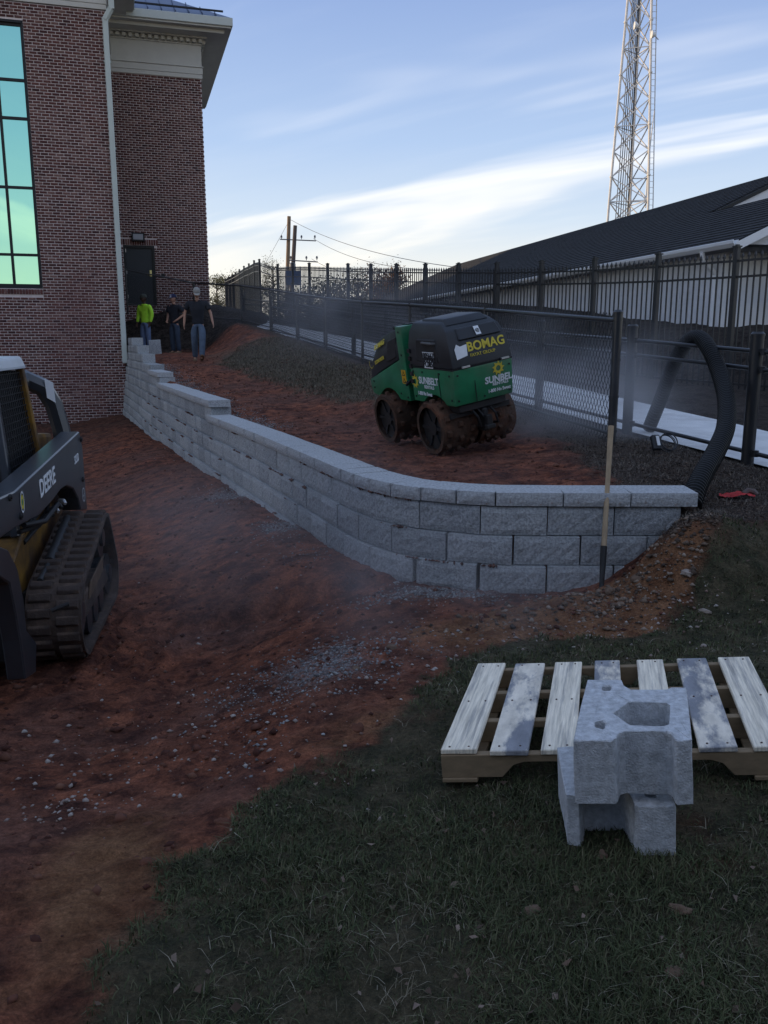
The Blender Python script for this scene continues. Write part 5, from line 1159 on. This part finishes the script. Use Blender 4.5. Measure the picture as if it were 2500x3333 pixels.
o1 = [(0,0),(.118,0),(.128,.012),(.134,.05),(.15,.062),(.275,.062),(.291,.05),(.297,.012),(.305,0),(.35,.004),(.352,.385),(.30,.39),(.285,.37),(.17,.37),(.145,.40),(.135,.455),(.015,.457)]
ZU = .06; T0 = atz(1882, 2410, .406+ZU)
shear = lambda P, k: [(x*.95+k*y, y) for x, y in P]
o1 = shear(o1, .13); pent = shear(pent, .13); pin1 = shear(pin1, .13); pin2 = shear(pin2, .13)
u1 = holed('wall_unit', o1, [pent, pin1, pin2], .203, unitm); tag(u1, 'grey concrete wall unit with a pentagon hole, upper of the two on the lawn', 'concrete block', 'spare wall units stacked on the lawn')
g0 = ZU
u1.location = (T0.x, T0.y, .203+g0+.0); u1.rotation_euler = (0, R(-4.2), R(-9))
o2 = [(.02,.075),(.055,.062),(.068,.09),(.08,.15),(.19,.15),(.204,.13),(.212,.012),(.224,0),(.330,.0),(.334,.36),(.28,.38),(.06,.39),(.02,.39)]
B0 = atz(2200, 2822, ZU)
u2 = holed('wall_unit', o2, [sm([(.255,.05),(.285,.045),(.285,.085),(.252,.085)])], .203, unitm); tag(u2, 'grey concrete wall unit standing in the grass under the other one', 'concrete block', 'spare wall units stacked on the lawn')
u2.location = (B0.x-.325, B0.y+.035, g0-.028); u2.rotation_euler = (0, R(-4.2), R(-6))

# ---------------------------------------------------------------- tool leaning on the wall
shw = mat('ash_handle', (.36,.27,.17), .7, .2, 4, stretch=(10,10,1))
sa = aty(1957, 1925, 5.44); sb = aty(1989, 1387, 5.86); sh_ = thing('shovel', 'wooden-handled shovel leaning upright against the retaining wall', 'shovel', sa, world=True)
sd_ = (sb-sa).normalized(); L0 = .30
b = MB(); n_ = 14; b.tube([sa+sd_*(L0+((sb-sa).length-L0)*k/n_) for k in range(n_+1)], [.0205-.0035*math.sin(k/n_*3.1) if k > 1 else .019 for k in range(n_)]+[.021], 10); b.build('handle', shw, sh_, smooth=True)
b = MB(); b.tube([sa-sd_*.02, sa+sd_*.10, sa+sd_*.20, sa+sd_*(L0+.005)], [.016,.018,.0215,.0225], 10); b.build('socket', darkst, sh_, smooth=True)
b = MB(); xx = Vector((1,0,0)); rg = []
for t_, w_, bow in ((.02,.03,.0),(-.02,.10,.01),(-.14,.105,.02),(-.24,.07,.015),(-.30,.01,0)): 
    c = sa+sd_*t_+Vector((0,-bow,0)); rg.append([c-xx*w_, c+Vector((0,-.012,0)), c+xx*w_, c+Vector((0,-.008,0))])
b.loft(rg); b.build('blade', darkst, sh_)

# ---------------------------------------------------------------- corrugated hose, coupling, rag
hp = [aty(2112,1395,9.9), aty(2150,1300,9.65), aty(2195,1180,9.3), aty(2232,1118,9.05), aty(2270,1098,8.85), aty(2305,1130,8.55), aty(2342,1215,8.1), aty(2364,1300,7.6), aty(2362,1390,7.1), aty(2330,1470,6.7), aty(2290,1540,6.35), aty(2262,1600,6.1), aty(2248,1650,5.95)]
HP = np.array([tuple(p) for p in hp]); tt = np.linspace(0, len(HP)-1, len(HP))
def cr_spline(P, n):
    out = []; P_ = np.vstack([2*P[0]-P[1], P, 2*P[-1]-P[-2]])
    for i in range(1, len(P_)-2):
        for t in np.linspace(0, 1, n, endpoint=False):
            a, b_, c, d = P_[i-1], P_[i], P_[i+1], P_[i+2]; out.append(.5*((2*b_)+(-a+c)*t+(2*a-5*b_+4*c-d)*t*t+(-a+3*b_-3*c+d)*t**3))
    out.append(P[-1]); return np.array(out)
S = cr_spline(HP, 24); dl = np.concatenate([[0], np.cumsum(np.linalg.norm(np.diff(S, axis=0), axis=1))])
nr_ = int(dl[-1]/.0090); q = np.linspace(0, dl[-1], nr_); S = np.stack([np.interp(q, dl, S[:,k]) for k in range(3)], 1)
rad = [.067+(.010 if (k % 4) in (1, 2) else -.003) for k in range(nr_)]
hoz = thing('corrugated_hose', 'fat black corrugated drain hose looped over the pipe-rail fence', 'hose', (S[-1][0], S[-1][1], S[-1][2]), world=True)
b = MB(); b.tube([tuple(p) for p in S], rad, 18); b.build('pipe', mat('black_corrugated_plastic', (.009,.010,.011), .5, .25, 6, spec=.25), hoz, smooth=False)
cpp = aty(2168, 1465, 8.05); cz = hz1(cpp.x, cpp.y)
cpl = thing('pipe_coupling', 'open black pipe coupling ring with a white label lying by the walk', 'pipe coupling', (cpp.x, cpp.y, cz+.10), (R(62), 0, R(12)))
b = MB(); b.tube([(0.085*math.cos(a), .085*math.sin(a), 0) for a in np.linspace(0, 2*math.pi, 28, endpoint=False)], .006, 6, closed=True); b.tube([(0.085*math.cos(a), .085*math.sin(a), .05) for a in np.linspace(0, 2*math.pi, 28, endpoint=False)], .006, 6, closed=True); b.tube([(0.082*math.cos(a), .082*math.sin(a), .025) for a in np.linspace(0, 2*math.pi, 28, endpoint=False)], .004, 6, closed=True); b.build('ring', hoodm, cpl, smooth=True)
b = MB(); b.box((-.125,-.0,.03), (.085,.15,.05)); b.build('collar', hoodm, cpl, .01)
b = MB(); b.box((-.115,.01,.058), (.03,.095,.004)); b.build('label', wht, cpl)
gl = aty(2400, 1592, 6.45); gz = hz1(gl.x, gl.y)
gz = max(hz1(gl.x+dx, gl.y+dy) for dx in (-.12,-.06,0,.06,.12) for dy in (-.06,0,.06))-.004
rag = thing('red_rag', 'crumpled bright red rag on the mulch right of the hose', 'rag', (gl.x, gl.y, gz)); rr_ = np.random.default_rng(9)
nx_, ny_ = 26, 14; X, Y = np.meshgrid(np.linspace(-.125,.125,nx_), np.linspace(-.07,.07,ny_)); Zr = .012+.028*np.abs(fbm(X, Y, 3, 22.))+.018*np.exp(-((X-.03)/.07)**2)
edge = ((X/.125)**2+(Y/.07)**2); keep = 1-.25*fbm(X+5, Y, 2, 18.); X2 = X*np.clip(keep, .7, 1.15); Y2 = Y*np.clip(keep, .7, 1.15)
I = np.arange(nx_*ny_).reshape(ny_, nx_); Fr = np.stack([I[:-1,:-1], I[:-1,1:], I[1:,1:], I[1:,:-1]], -1).reshape(-1,4)
link('cloth', npmesh('cloth', np.stack([X2.ravel(), Y2.ravel(), Zr.ravel()], 1), Fr, mat('red_cloth', (.42,.035,.035), .9, .2, 20)), rag)
b = MB(); b.tube([(.07,.05,.02),(.11,.06,.045),(.15,.045,.04),(.17,.02,.02)], [.02,.025,.022,.012], 8); b.build('cuff', mat('grey_cloth', (.14,.11,.10), .9, .2, 20), rag, smooth=True)

# ---------------------------------------------------------------- single rocks one can point at
def rock(label, u, v, size, colr, z=0., seed=0, flat=.7):
    p = atz(u, v, z); p.z = hz1(p.x, p.y); rs = np.random.default_rng(seed); size = tuple(q*.72 for q in size); bm = bmesh.new(); bmesh.ops.create_icosphere(bm, subdivisions=3, radius=1)
    o1_, o2_ = rs.random(3)*10, rs.random(3)*10
    for vv in bm.verts:
        c = np.array(vv.co); k = 1+.5*float(fbm(np.array([c[0]*1.1+o1_[0]]), np.array([c[1]*1.1+c[2]*1.7+o1_[1]]), 3, 1.3)[0]); k += .22*float(fbm(np.array([c[0]*3+o2_[0]]), np.array([c[2]*3+c[1]*2+o2_[1]]), 2, 1.5)[0])
        vv.co = Vector((c[0]*k*size[0], c[1]*k*size[1], c[2]*k*size[2]))
    size = size
    me = bpy.data.meshes.new('rock'); bm.to_mesh(me); bm.free(); me.materials.append(colr); me.polygons.foreach_set('use_smooth', [True]*len(me.polygons))
    o = link('rock', me); o.location = (p.x, p.y, p.z+size[2]*.2); o.rotation_euler = (0, 0, rs.random()*6); tag(o, label, 'rock', 'loose rocks')
tanr = mat('tan_rock', (.14,.092,.062), .95, .3, 14, bump=.6, bscale=60); palr = mat('pale_rock', (.30,.25,.21), .95, .25, 14, bump=.6, bscale=60); redr = mat('red_clay_lump', (.115,.045,.026), .95, .3, 14, bump=.7, bscale=60)
for i, a in enumerate([('rounded tan rock in the grass, lower middle of the lawn', 1735, 3045, (.036,.028,.022), tanr), ('long narrow tan stone in the grass right of the rounded one', 2208, 3085, (.022,.042,.018), tanr), ('tan stone cut by the bottom edge of the picture', 2185, 3310, (.033,.025,.022), tanr),
  ('small pale stone on the lawn behind the pallet', 2290, 2107, (.026,.022,.018), palr), ('grey-tan stone in front of the stacked wall units', 1958, 2865, (.020,.020,.024), tanr), ('reddish clay lump at the lawn edge', 725, 2635, (.055,.030,.020), redr), ('round muddy clod in the footprints at lower left', 480, 2800, (.045,.035,.020), redr), ('dark clod on the lawn corner by the orange soil', 1165, 2325, (.045,.04,.03), redr),
  ('pale boulder at the top of the dug bank by the wall end', 2240, 1815, (.060,.040,.030), palr, .3), ('tan chunk at the foot of the shovel', 1985, 1925, (.055,.04,.035), tanr, .05), ('tan chunk piled right of the shovel foot', 2070, 1893, (.05,.04,.03), tanr, .1), ('flat pale stone slipping from the dug bank', 2305, 1868, (.05,.022,.02), palr, .28), ('brown stone in the trampled soil left of centre', 1275, 2055, (.05,.035,.025), tanr), ('flat stone in the soil under the wall curve', 1160, 2100, (.045,.03,.015), tanr)]):
    rock(*a[:5], z=a[5] if len(a) > 5 else 0., seed=200+i)
# ---------------------------------------------------------------- people
skinA = mat('skin_dark', (.07,.038,.026), .6, .1, 8); skinB = mat('skin_tan', (.34,.19,.13), .6, .1, 8)
neon = mat('neon_shirt', (.42,.80,.05), .8, .10, 9); jeans = mat('light_blue_jeans', (.13,.18,.30), .9, .2, 10); dshirt = mat('charcoal_shirt', (.018,.020,.026), .9, .2, 9); djeans = mat('dark_jeans', (.035,.05,.075), .9, .25, 9); mjeans = mat('faded_jeans', (.075,.105,.15), .9, .25, 9)
boot = mat('tan_boots', (.16,.10,.06), .85, .25, 9); capd = mat('olive_cap', (.05,.055,.045), .9, .2, 9); capw = mat('white_cap_front', (.62,.62,.70), .8, .1, 9); capg = mat('grey_cap', (.26,.25,.23), .9, .2, 9); hairm = mat('dark_hair', (.015,.012,.010), .8, .2, 9)
def skin(name, parent, verts, edges, radii, m, sub=2, root=0):
    me = bpy.data.meshes.new(name); me.from_pydata([tuple(v) for v in verts], edges, []); me.materials.append(m); o = link(name, me, parent)
    md = o.modifiers.new('skin', 'SKIN'); md.use_smooth_shade = True; md.branch_smoothing = .6
    for i, r in enumerate(radii): me.skin_vertices[0].data[i].radius = (r, r) if not isinstance(r, tuple) else r
    me.skin_vertices[0].data[root].use_root = True
    s_ = o.modifiers.new('sub', 'SUBSURF'); s_.levels = sub; s_.render_levels = sub; return o
def person(label, loc, yaw, hgt, J, cols, sleeves, capkind, headturn=0, nod=0):
    P = thing('person', label, 'person', loc, (0, 0, yaw), 'workers by the building'); P.scale = (hgt/1.75,)*3
    sk, sh, tr = cols; V = Vector
    def side(n): return [V(J[n+k]) for k in ('sh','el','wr','hi','kn','an')]
    L, Rr = side('l'), side('r'); lean = V(J.get('lean', (0,0,0)))
    pel, wai, che, nek, hb = V((0,0,.96)), V((0,0,1.10))+lean*.3, V((0,0,1.34))+lean*.8, V((0,0,1.49))+lean, V((0,-.005,1.56))+lean
    vs = [pel, wai, che, nek, hb]; es = [(0,1),(1,2),(2,3),(3,4)]; rd = [(.09,.07),(.09,.065),(.085,.055),.052,.055]
    for S_ in (L, Rr):
        b = len(vs); vs += [S_[0], S_[1], S_[2]]; es += [(2,b),(b,b+1),(b+1,b+2)]; rd += [.034,.038,.030]
        hd_ = (S_[2]-S_[1]).normalized(); side_ = V((1,0,0)) if S_ is L else V((-1,0,0)); pc = S_[2]+hd_*.06; vs.append(pc); es.append((b+2,b+3)); rd.append((.036,.020))
        f0 = V((0,-1,0))
        for q, ln in ((-.028,.060),(-.010,.072),(.010,.070),(.028,.055)):                 # four fingers, then the thumb from the side of the palm
            k = len(vs); a_ = pc+hd_*.035+f0*q; vs += [a_, a_+hd_*ln*.55+side_*-.006, a_+hd_*ln*.95+side_*-.022]; es += [(b+3,k),(k,k+1),(k+1,k+2)]; rd += [.0095,.009,.007]
        k = len(vs); vs += [pc+f0*.036-hd_*.01, pc+f0*.052+hd_*.035]; es += [(b+3,k),(k,k+1)]; rd += [.011,.008]
        b = len(vs); vs += [S_[3], S_[4], S_[5], S_[5]+V((0,-.12,-.045))]; es += [(0,b),(b,b+1),(b+1,b+2),(b+2,b+3)]; rd += [.06,.05,.04,.03]
    skin('body', P, vs, es, rd, sk)
    # head with brow, nose, chin and ears
    bm = bmesh.new(); bmesh.ops.create_uvsphere(bm, u_segments=20, v_segments=14, radius=1)
    for v in bm.verts:
        c = v.co; x, y, z = c.x*.078, c.y*.098, c.z*.122
        if z < -.02: x *= 1-.28*(-z-.02)/.1; y = y*(1-.10*(-z-.02)/.1)-.012*(y < 0)
        fr = max(0, -c.y)**3
        y -= fr*(.020*math.exp(-((z+.012)/.022)**2)*math.exp(-(x/.016)**2)+.006*math.exp(-((z+.060)/.016)**2)*math.exp(-(x/.03)**2)); y += fr*.010*math.exp(-((z-.012)/.014)**2)*math.exp(-((abs(x)-.032)/.016)**2)
        x += (.014 if x > 0 else -.014)*math.exp(-((z+.005)/.026)**2)*math.exp(-((y-.012)/.016)**2)*(abs(c.x) > .9)
        v.co = (x, y, z)
    me = bpy.data.meshes.new('head'); bm.to_mesh(me); bm.free(); me.materials.append(sk); me.polygons.foreach_set('use_smooth', [True]*len(me.polygons))
    Mh = Matrix.Translation(hb+V((0,-.01,.08))) @ Matrix.Rotation(headturn, 4, 'Z') @ Matrix.Rotation(nod, 4, 'X'); me.transform(Mh); hd_o = link('head', me, P)
    for x in (-.031, .031):
        b = MB(); b.tube([(x-.011,-.094,.012),(x,-.099,.013),(x+.011,-.094,.012)], .006, 6); m2 = b.mesh('eye', hairm); m2.transform(Mh); link('eye', m2, hd_o)
    b = MB(); b.tube([(-.024,-.096,-.062),(0,-.107,-.063),(.024,-.096,-.062)], .005, 6); m2 = b.mesh('mouth', mat('lips', (.16,.07,.055), .6)); m2.transform(Mh); link('mouth', m2, hd_o)
    # cap with brim; hair below it
    b = MB(); rings = []
    for z, r in ((.028,1.07),(.055,1.08),(.095,.98),(.125,.70),(.142,.25)):
        rings.append([(r*.083*math.cos(a), r*.104*math.sin(a)+.004, z) for a in np.linspace(0, 2*math.pi, 18, endpoint=False)])
    b.loft(rings); cap_m = capd if capkind == 'olive' else capg if capkind == 'grey' else mat('navy_cap', (.02,.025,.06), .9, .2, 9); m2 = b.mesh('cap', cap_m, smooth=True); m2.transform(Mh); cp = link('cap', m2, P)
    b = MB(); b.loft([[(-.068,-.075,.030),(.068,-.075,.030),(.068,-.075,.040),(-.068,-.075,.040)],[(-.072,-.12,.030),(.072,-.12,.030),(.072,-.12,.037),(-.072,-.12,.037)],[(-.045,-.178,.016),(.045,-.178,.016),(.045,-.178,.022),(-.045,-.178,.022)]]); m2 = b.mesh('brim', cap_m, .003); m2.transform(Mh); link('brim', m2, cp)
    if capkind == 'white':
        b = MB(); b.loft([[(x,-.107+x*x*5,.045),(x,-.112+x*x*5,.045),(x*.8,-.085+x*x*5,.118),(x*.8,-.078+x*x*5,.118)] for x in (-.05,-.025,0,.025,.05)]); m2 = b.mesh('cap_front', capw); m2.transform(Mh); link('cap_front', m2, cp)
    b = MB(); rings = []
    for z, r in ((-.055,.92),(-.02,1.03),(.03,1.05)): rings.append([(r*.080*math.cos(a), r*.100*math.sin(a)+.006, z) for a in np.linspace(R(25), R(155), 9)]+[(.9*r*.080*math.cos(a), .8*r*.100*math.sin(a)+.004, z) for a in np.linspace(R(155), R(25), 9)])
    b.loft(rings); m2 = b.mesh('hair', hairm, smooth=True); m2.transform(Mh); link('hair', m2, P)
    # shirt
    vs = [V((0,0,.85))+lean*0, wai, che, nek+V((0,0,-.02))]; es = [(0,1),(1,2),(2,3)]; rd = [(.178,.145),(.168,.135),(.182,.132),.075]
    for S_ in (L, Rr):
        b = len(vs); vs += [S_[0], S_[0].lerp(S_[1], .8 if not sleeves else 1.0)]; es += [(2,b),(b,b+1)]; rd += [.088,.070]
        if sleeves: vs += [S_[2]]; es += [(b+1,b+2)]; rd += [.045]
    skin('shirt', P, vs, es, rd, sh, root=1)
    vs = [V((0,0,.98)), V((0,0,.93))]; es = [(0,1)]; rd = [(.160,.125),(.165,.13)]
    for S_ in (L, Rr):
        b = len(vs); vs += [S_[3], S_[4], S_[5]+V((0,0,-.02))]; es += [(1,b),(b,b+1),(b+1,b+2)]; rd += [.108,.082,.070]
    skin('trousers', P, vs, es, rd, tr)
    for S_, k in ((L,'l'), (Rr,'r')):
        a = S_[5]; tp = J.get(k+'toe', (0,-.19,-.055)); t = V(tp); b = MB(); rg = []; w_ = V((1,0,0)); u_ = w_.cross(t.normalized()); u_ = u_ if u_.z > 0 else -u_
        for f, ww, hh in ((-.45,.030,.03),(-.30,.040,.075),(0,.043,.085),(.5,.048,.055),(.9,.045,.045),(1.08,.025,.03)):
            c = a+V((0,0,-.075)) + V((t.x,t.y,t.z+.055))*f; rg.append([c-w_*ww, c+w_*ww, c+w_*ww*.8+V((0,0,hh)), c-w_*ww*.8+V((0,0,hh))])
        b.loft(rg); b.build('boot', boot, P, .012, 2, True)
    return P
stand = dict(lsh=(.20,0,1.43), lel=(.27,.03,1.15), lwr=(.26,-.06,.90), rsh=(-.20,0,1.43), rel=(-.27,.02,1.15), rwr=(-.25,-.08,.91), lhi=(.10,0,.88), lkn=(.115,-.02,.48), lan=(.12,.02,.08), rhi=(-.10,0,.88), rkn=(-.115,-.01,.48), ran=(-.12,.03,.08))
def at(u, v, Y):
    p = aty(u, v, Y); return (p.x, p.y, hz1(p.x, p.y))
person('man in a neon yellow-green long-sleeved shirt and blue jeans standing by the wall', at(478,1148,27.2), R(-28), 1.74, stand, (skinA, neon, jeans), True, 'olive', R(-25), R(4))
ps2 = dict(stand); ps2.update(lel=(.33,.10,1.18), lwr=(.24,-.12,1.02), rel=(-.30,.05,1.17), rwr=(-.14,-.16,1.0), lkn=(.12,-.03,.48))
person('man in a dark T-shirt and white-fronted cap, hand on hip, between the other two', at(573,1150,26.6), R(-30), 1.76, ps2, (skinB, dshirt, djeans), False, 'white', R(-15), R(8))
ps3 = dict(stand); ps3.update(lean=(0,-.04,0), lel=(.31,.0,1.18), lwr=(.36,-.12,.95), rel=(-.31,.04,1.18), rwr=(-.33,-.03,.93), lkn=(.10,-.20,.50), lan=(.08,-.28,.13), ltoe=(.02,-.185,.03), rkn=(-.11,.05,.48), ran=(-.12,.26,.10), rtoe=(0,-.17,-.075))
person('man in charcoal shirt and grey cap walking forward, looking down', at(650,1175,22.0), R(8), 1.80, ps3, (skinB, dshirt, mjeans), False, 'grey', R(5), R(26))
# spare block beside the men
sp_ = aty(567, 1148, 27.0)
p = aty(557, 1150, 25.5); b = MB(); b.b2((-.17,-.14,0), (.17,.14,.42)); o = b.build('concrete_block', blockm, None, .012); o.location = (p.x-.45, p.y, hz1(p.x-.45, p.y)-.02); o.rotation_euler = (0, R(-3), R(15)); tag(o, 'upright grey concrete block on the soil beside the man in neon', 'concrete block')

# ---------------------------------------------------------------- grass
def blades(name, P, L, W, m, seed, lean=.8, ztop=0):
    rs = np.random.default_rng(seed); n = len(P); z = height(P[:,0], P[:,1])
    a = rs.random(n)*6.283; ln = L(rs, n, P); wd = W(rs, n, P); le = lean*rs.random(n)**.7
    d = np.stack([np.cos(a), np.sin(a)], 1); side = np.stack([-d[:,1], d[:,0]], 1)
    base = np.stack([P[:,0], P[:,1], z-.004], 1)
    def pt(f): return base+np.stack([d[:,0]*le*ln*f**1.7, d[:,1]*le*ln*f**1.7, ln*f*(1-.45*le*f)], 1)
    s3 = np.stack([side[:,0], side[:,1], np.zeros(n)], 1)*wd[:,None]
    m0 = pt(.5); V = np.stack([base-s3, base+s3, m0+s3*.75, m0-s3*.75, pt(1.)], 1)
    Q = np.array([(0,1,2),(0,2,3),(3,2,4)])
    return struct(link(name, npmesh(name, V.reshape(-1,3), (np.arange(n)[:,None,None]*5+Q[None]).reshape(-1,3), m)), 'stuff')
gm = mat('lawn_blades', (.03,.04,.02), .8, .2, 3, spec=.15, rnd='island', col2=[(.038,.050,.024),(.060,.076,.034),(.082,.096,.044),(.072,.078,.038),(.155,.142,.082)])
sm_ = mat('dead_blades', (.20,.16,.09), .9, .2, 3, rnd='island', col2=[(.075,.060,.036),(.17,.145,.095),(.30,.27,.20)])
rs = np.random.default_rng(21)
def lawnpts(n, seed, thr=.5):
    rs = np.random.default_rng(seed); Y = 1.1*(6.6/1.1)**(rs.random(n)**.85); X = -.52*Y+rs.random(n)*(1.26*Y+.9); P = np.stack([X, Y], 1)
    lw = masks(P[:,0], P[:,1])[0]; return P[lw > rs.uniform(.35, .8, n)*thr/.5]
P = lawnpts(290000, 31); pn = fbm(P[:,0], P[:,1], 3, 2.0); P = P[pn+rs.normal(size=len(P))*.22 > -.22]
dcl = lambda P: np.hypot(P[:,0], P[:,1])
blades('lawn_grass', P, lambda r, n, P: r.uniform(.012,.040,n)*(1+.7*fbm(P[:,0], P[:,1], 3, 4.)), lambda r, n, P: r.uniform(.0005,.0019,n)*(.7+.3*dcl(P)), gm, 41, 1.1)
P = lawnpts(16000, 32); P = P[fbm(P[:,0]+9, P[:,1], 3, 1.8)+np.random.default_rng(3).normal(size=len(P))*.3 > -.05]
blades('dead_grass', P, lambda r, n, P: r.uniform(.02,.06,n), lambda r, n, P: r.uniform(.0005,.0010,n)*(.7+.25*dcl(P)), sm_, 42, 1.9)
# fallen leaves pressed into the turf
LP_ = lawnpts(520, 36); nL = len(LP_); rl = np.random.default_rng(12); zl_ = height(LP_[:,0], LP_[:,1])+.008+rl.random(nL)*.012; aa = rl.random(nL)*6.28; sz = rl.uniform(.006,.015,nL)
ca, sa_ = np.cos(aa)*sz, np.sin(aa)*sz; t1_ = rl.normal(size=(nL,4))*.006
VL = np.stack([np.stack([LP_[:,0]+ca, LP_[:,1]+sa_, zl_+t1_[:,0]],1), np.stack([LP_[:,0]-sa_*.6, LP_[:,1]+ca*.6, zl_+t1_[:,1]],1), np.stack([LP_[:,0]-ca, LP_[:,1]-sa_, zl_+t1_[:,2]],1), np.stack([LP_[:,0]+sa_*.6, LP_[:,1]-ca*.6, zl_+t1_[:,3]],1)], 1)
struct(link('leaf_litter', npmesh('leaf_litter', VL.reshape(-1,3), np.arange(nL*4).reshape(nL,4), mat('dead_leaf', (.14,.09,.06), .9, .3, 20, rnd='island', col2=[(.06,.04,.028),(.13,.085,.06),(.24,.18,.14)]))), 'stuff')
# tufts of pale straw lying on the lawn
T = lawnpts(230, 33); TP = np.repeat(T, 8, 0)+np.random.default_rng(5).normal(size=(len(T)*8, 2))*.015
blades('straw_tufts', TP, lambda r, n, P: r.uniform(.03,.075,n), lambda r, n, P: r.uniform(.0007,.0014,n)*(.7+.2*dcl(P)), sm_, 43, 2.0)
# coarse dry grass on the bank below the chain-link fence, and sparse weeds in the soil
Y = np.random.default_rng(8).uniform(8.2, 25, 150000); X = np.random.default_rng(9).uniform(-4, 2.2, 150000); P = np.stack([X, Y], 1); mk = masks(X, Y); P = P[(mk[2] > .35)]
blades('bank_grass', P, lambda r, n, P: r.uniform(.03,.10,n), lambda r, n, P: r.uniform(.002,.005,n), mat('bank_blades', (.07,.06,.04), .9, .2, 3, rnd='island', col2=[(.030,.028,.018),(.070,.060,.040),(.13,.112,.078),(.21,.185,.135)]), 44, 1.5)
P = np.stack([rs.uniform(1.7, 4.4, 30000), rs.uniform(5.0, 9.2, 30000)], 1); mk = masks(P[:,0], P[:,1]); P = P[(mk[1] > .5) & (P[:,0] < xi(RA, P[:,1])+.05)]
blades('mulch_straw', P, lambda r, n, P: r.uniform(.02,.07,n), lambda r, n, P: r.uniform(.0012,.003,n), mat('mulch_blades', (.08,.065,.05), .9, .2, 3, rnd='island', col2=[(.03,.024,.018),(.07,.056,.045),(.20,.17,.13)]), 45, 2.2)
# ---------------------------------------------------------------- dust hanging over the work
def dust(name, c, size, dens, seed, nscale=1.1):
    b = MB(); b.b2((-1,-1,-1), (1,1,1)); me = b.mesh(name, None) if False else b.mesh(name, bpy.data.materials.new(name)); o = link(name, me); o.location = c; o.scale = size; struct(o, 'stuff')
    m = me.materials[0]; m.use_nodes = True; t = m.node_tree; N = t.nodes; L = t.links; N.clear()
    co = N.new('ShaderNodeTexCoord'); ln = N.new('ShaderNodeVectorMath'); ln.operation = 'LENGTH'; L.new(co.outputs['Object'], ln.inputs[0])
    f = N.new('ShaderNodeMapRange'); f.interpolation_type = 'SMOOTHSTEP'; L.new(ln.outputs['Value'], f.inputs[0]); f.inputs[1].default_value = 1.0; f.inputs[2].default_value = .15
    ge = N.new('ShaderNodeNewGeometry'); mp = N.new('ShaderNodeMapping'); mp.inputs['Location'].default_value = (seed*3.1, seed*1.7, 0); mp.inputs['Scale'].default_value = (1,.6,1.3); L.new(ge.outputs['Position'], mp.inputs[0])
    n = N.new('ShaderNodeTexNoise'); n.inputs['Scale'].default_value = nscale; n.inputs['Detail'].default_value = 2; L.new(mp.outputs[0], n.inputs['Vector'])
    r = N.new('ShaderNodeMapRange'); L.new(n.outputs[0], r.inputs[0]); r.inputs[1].default_value = .38; r.inputs[2].default_value = .68
    mu = N.new('ShaderNodeMath'); mu.operation = 'MULTIPLY'; L.new(f.outputs[0], mu.inputs[0]); L.new(r.outputs[0], mu.inputs[1])
    m2 = N.new('ShaderNodeMath'); m2.operation = 'MULTIPLY'; L.new(mu.outputs[0], m2.inputs[0]); m2.inputs[1].default_value = dens
    v = N.new('ShaderNodeVolumePrincipled'); v.inputs['Color'].default_value = (.84,.83,.84,1); v.inputs['Anisotropy'].default_value = .2; L.new(m2.outputs[0], v.inputs['Density'])
    out = N.new('ShaderNodeOutputMaterial'); L.new(v.outputs[0], out.inputs['Volume'])
dust('dust_cloud', (2.1, 9.3, 1.05), (1.9, 1.8, 1.05), .68, 1)
dust('dust_cloud', (-.5, 6.2, .25), (2.3, 2.6, .8), .17, 2)
dust('dust_cloud', (.35, 4.9, .12), (1.3, 1.0, .5), .40, 5, 1.8)
dust('dust_cloud', (-.6, 17, 2.0), (3.2, 5.0, 1.4), .10, 3)
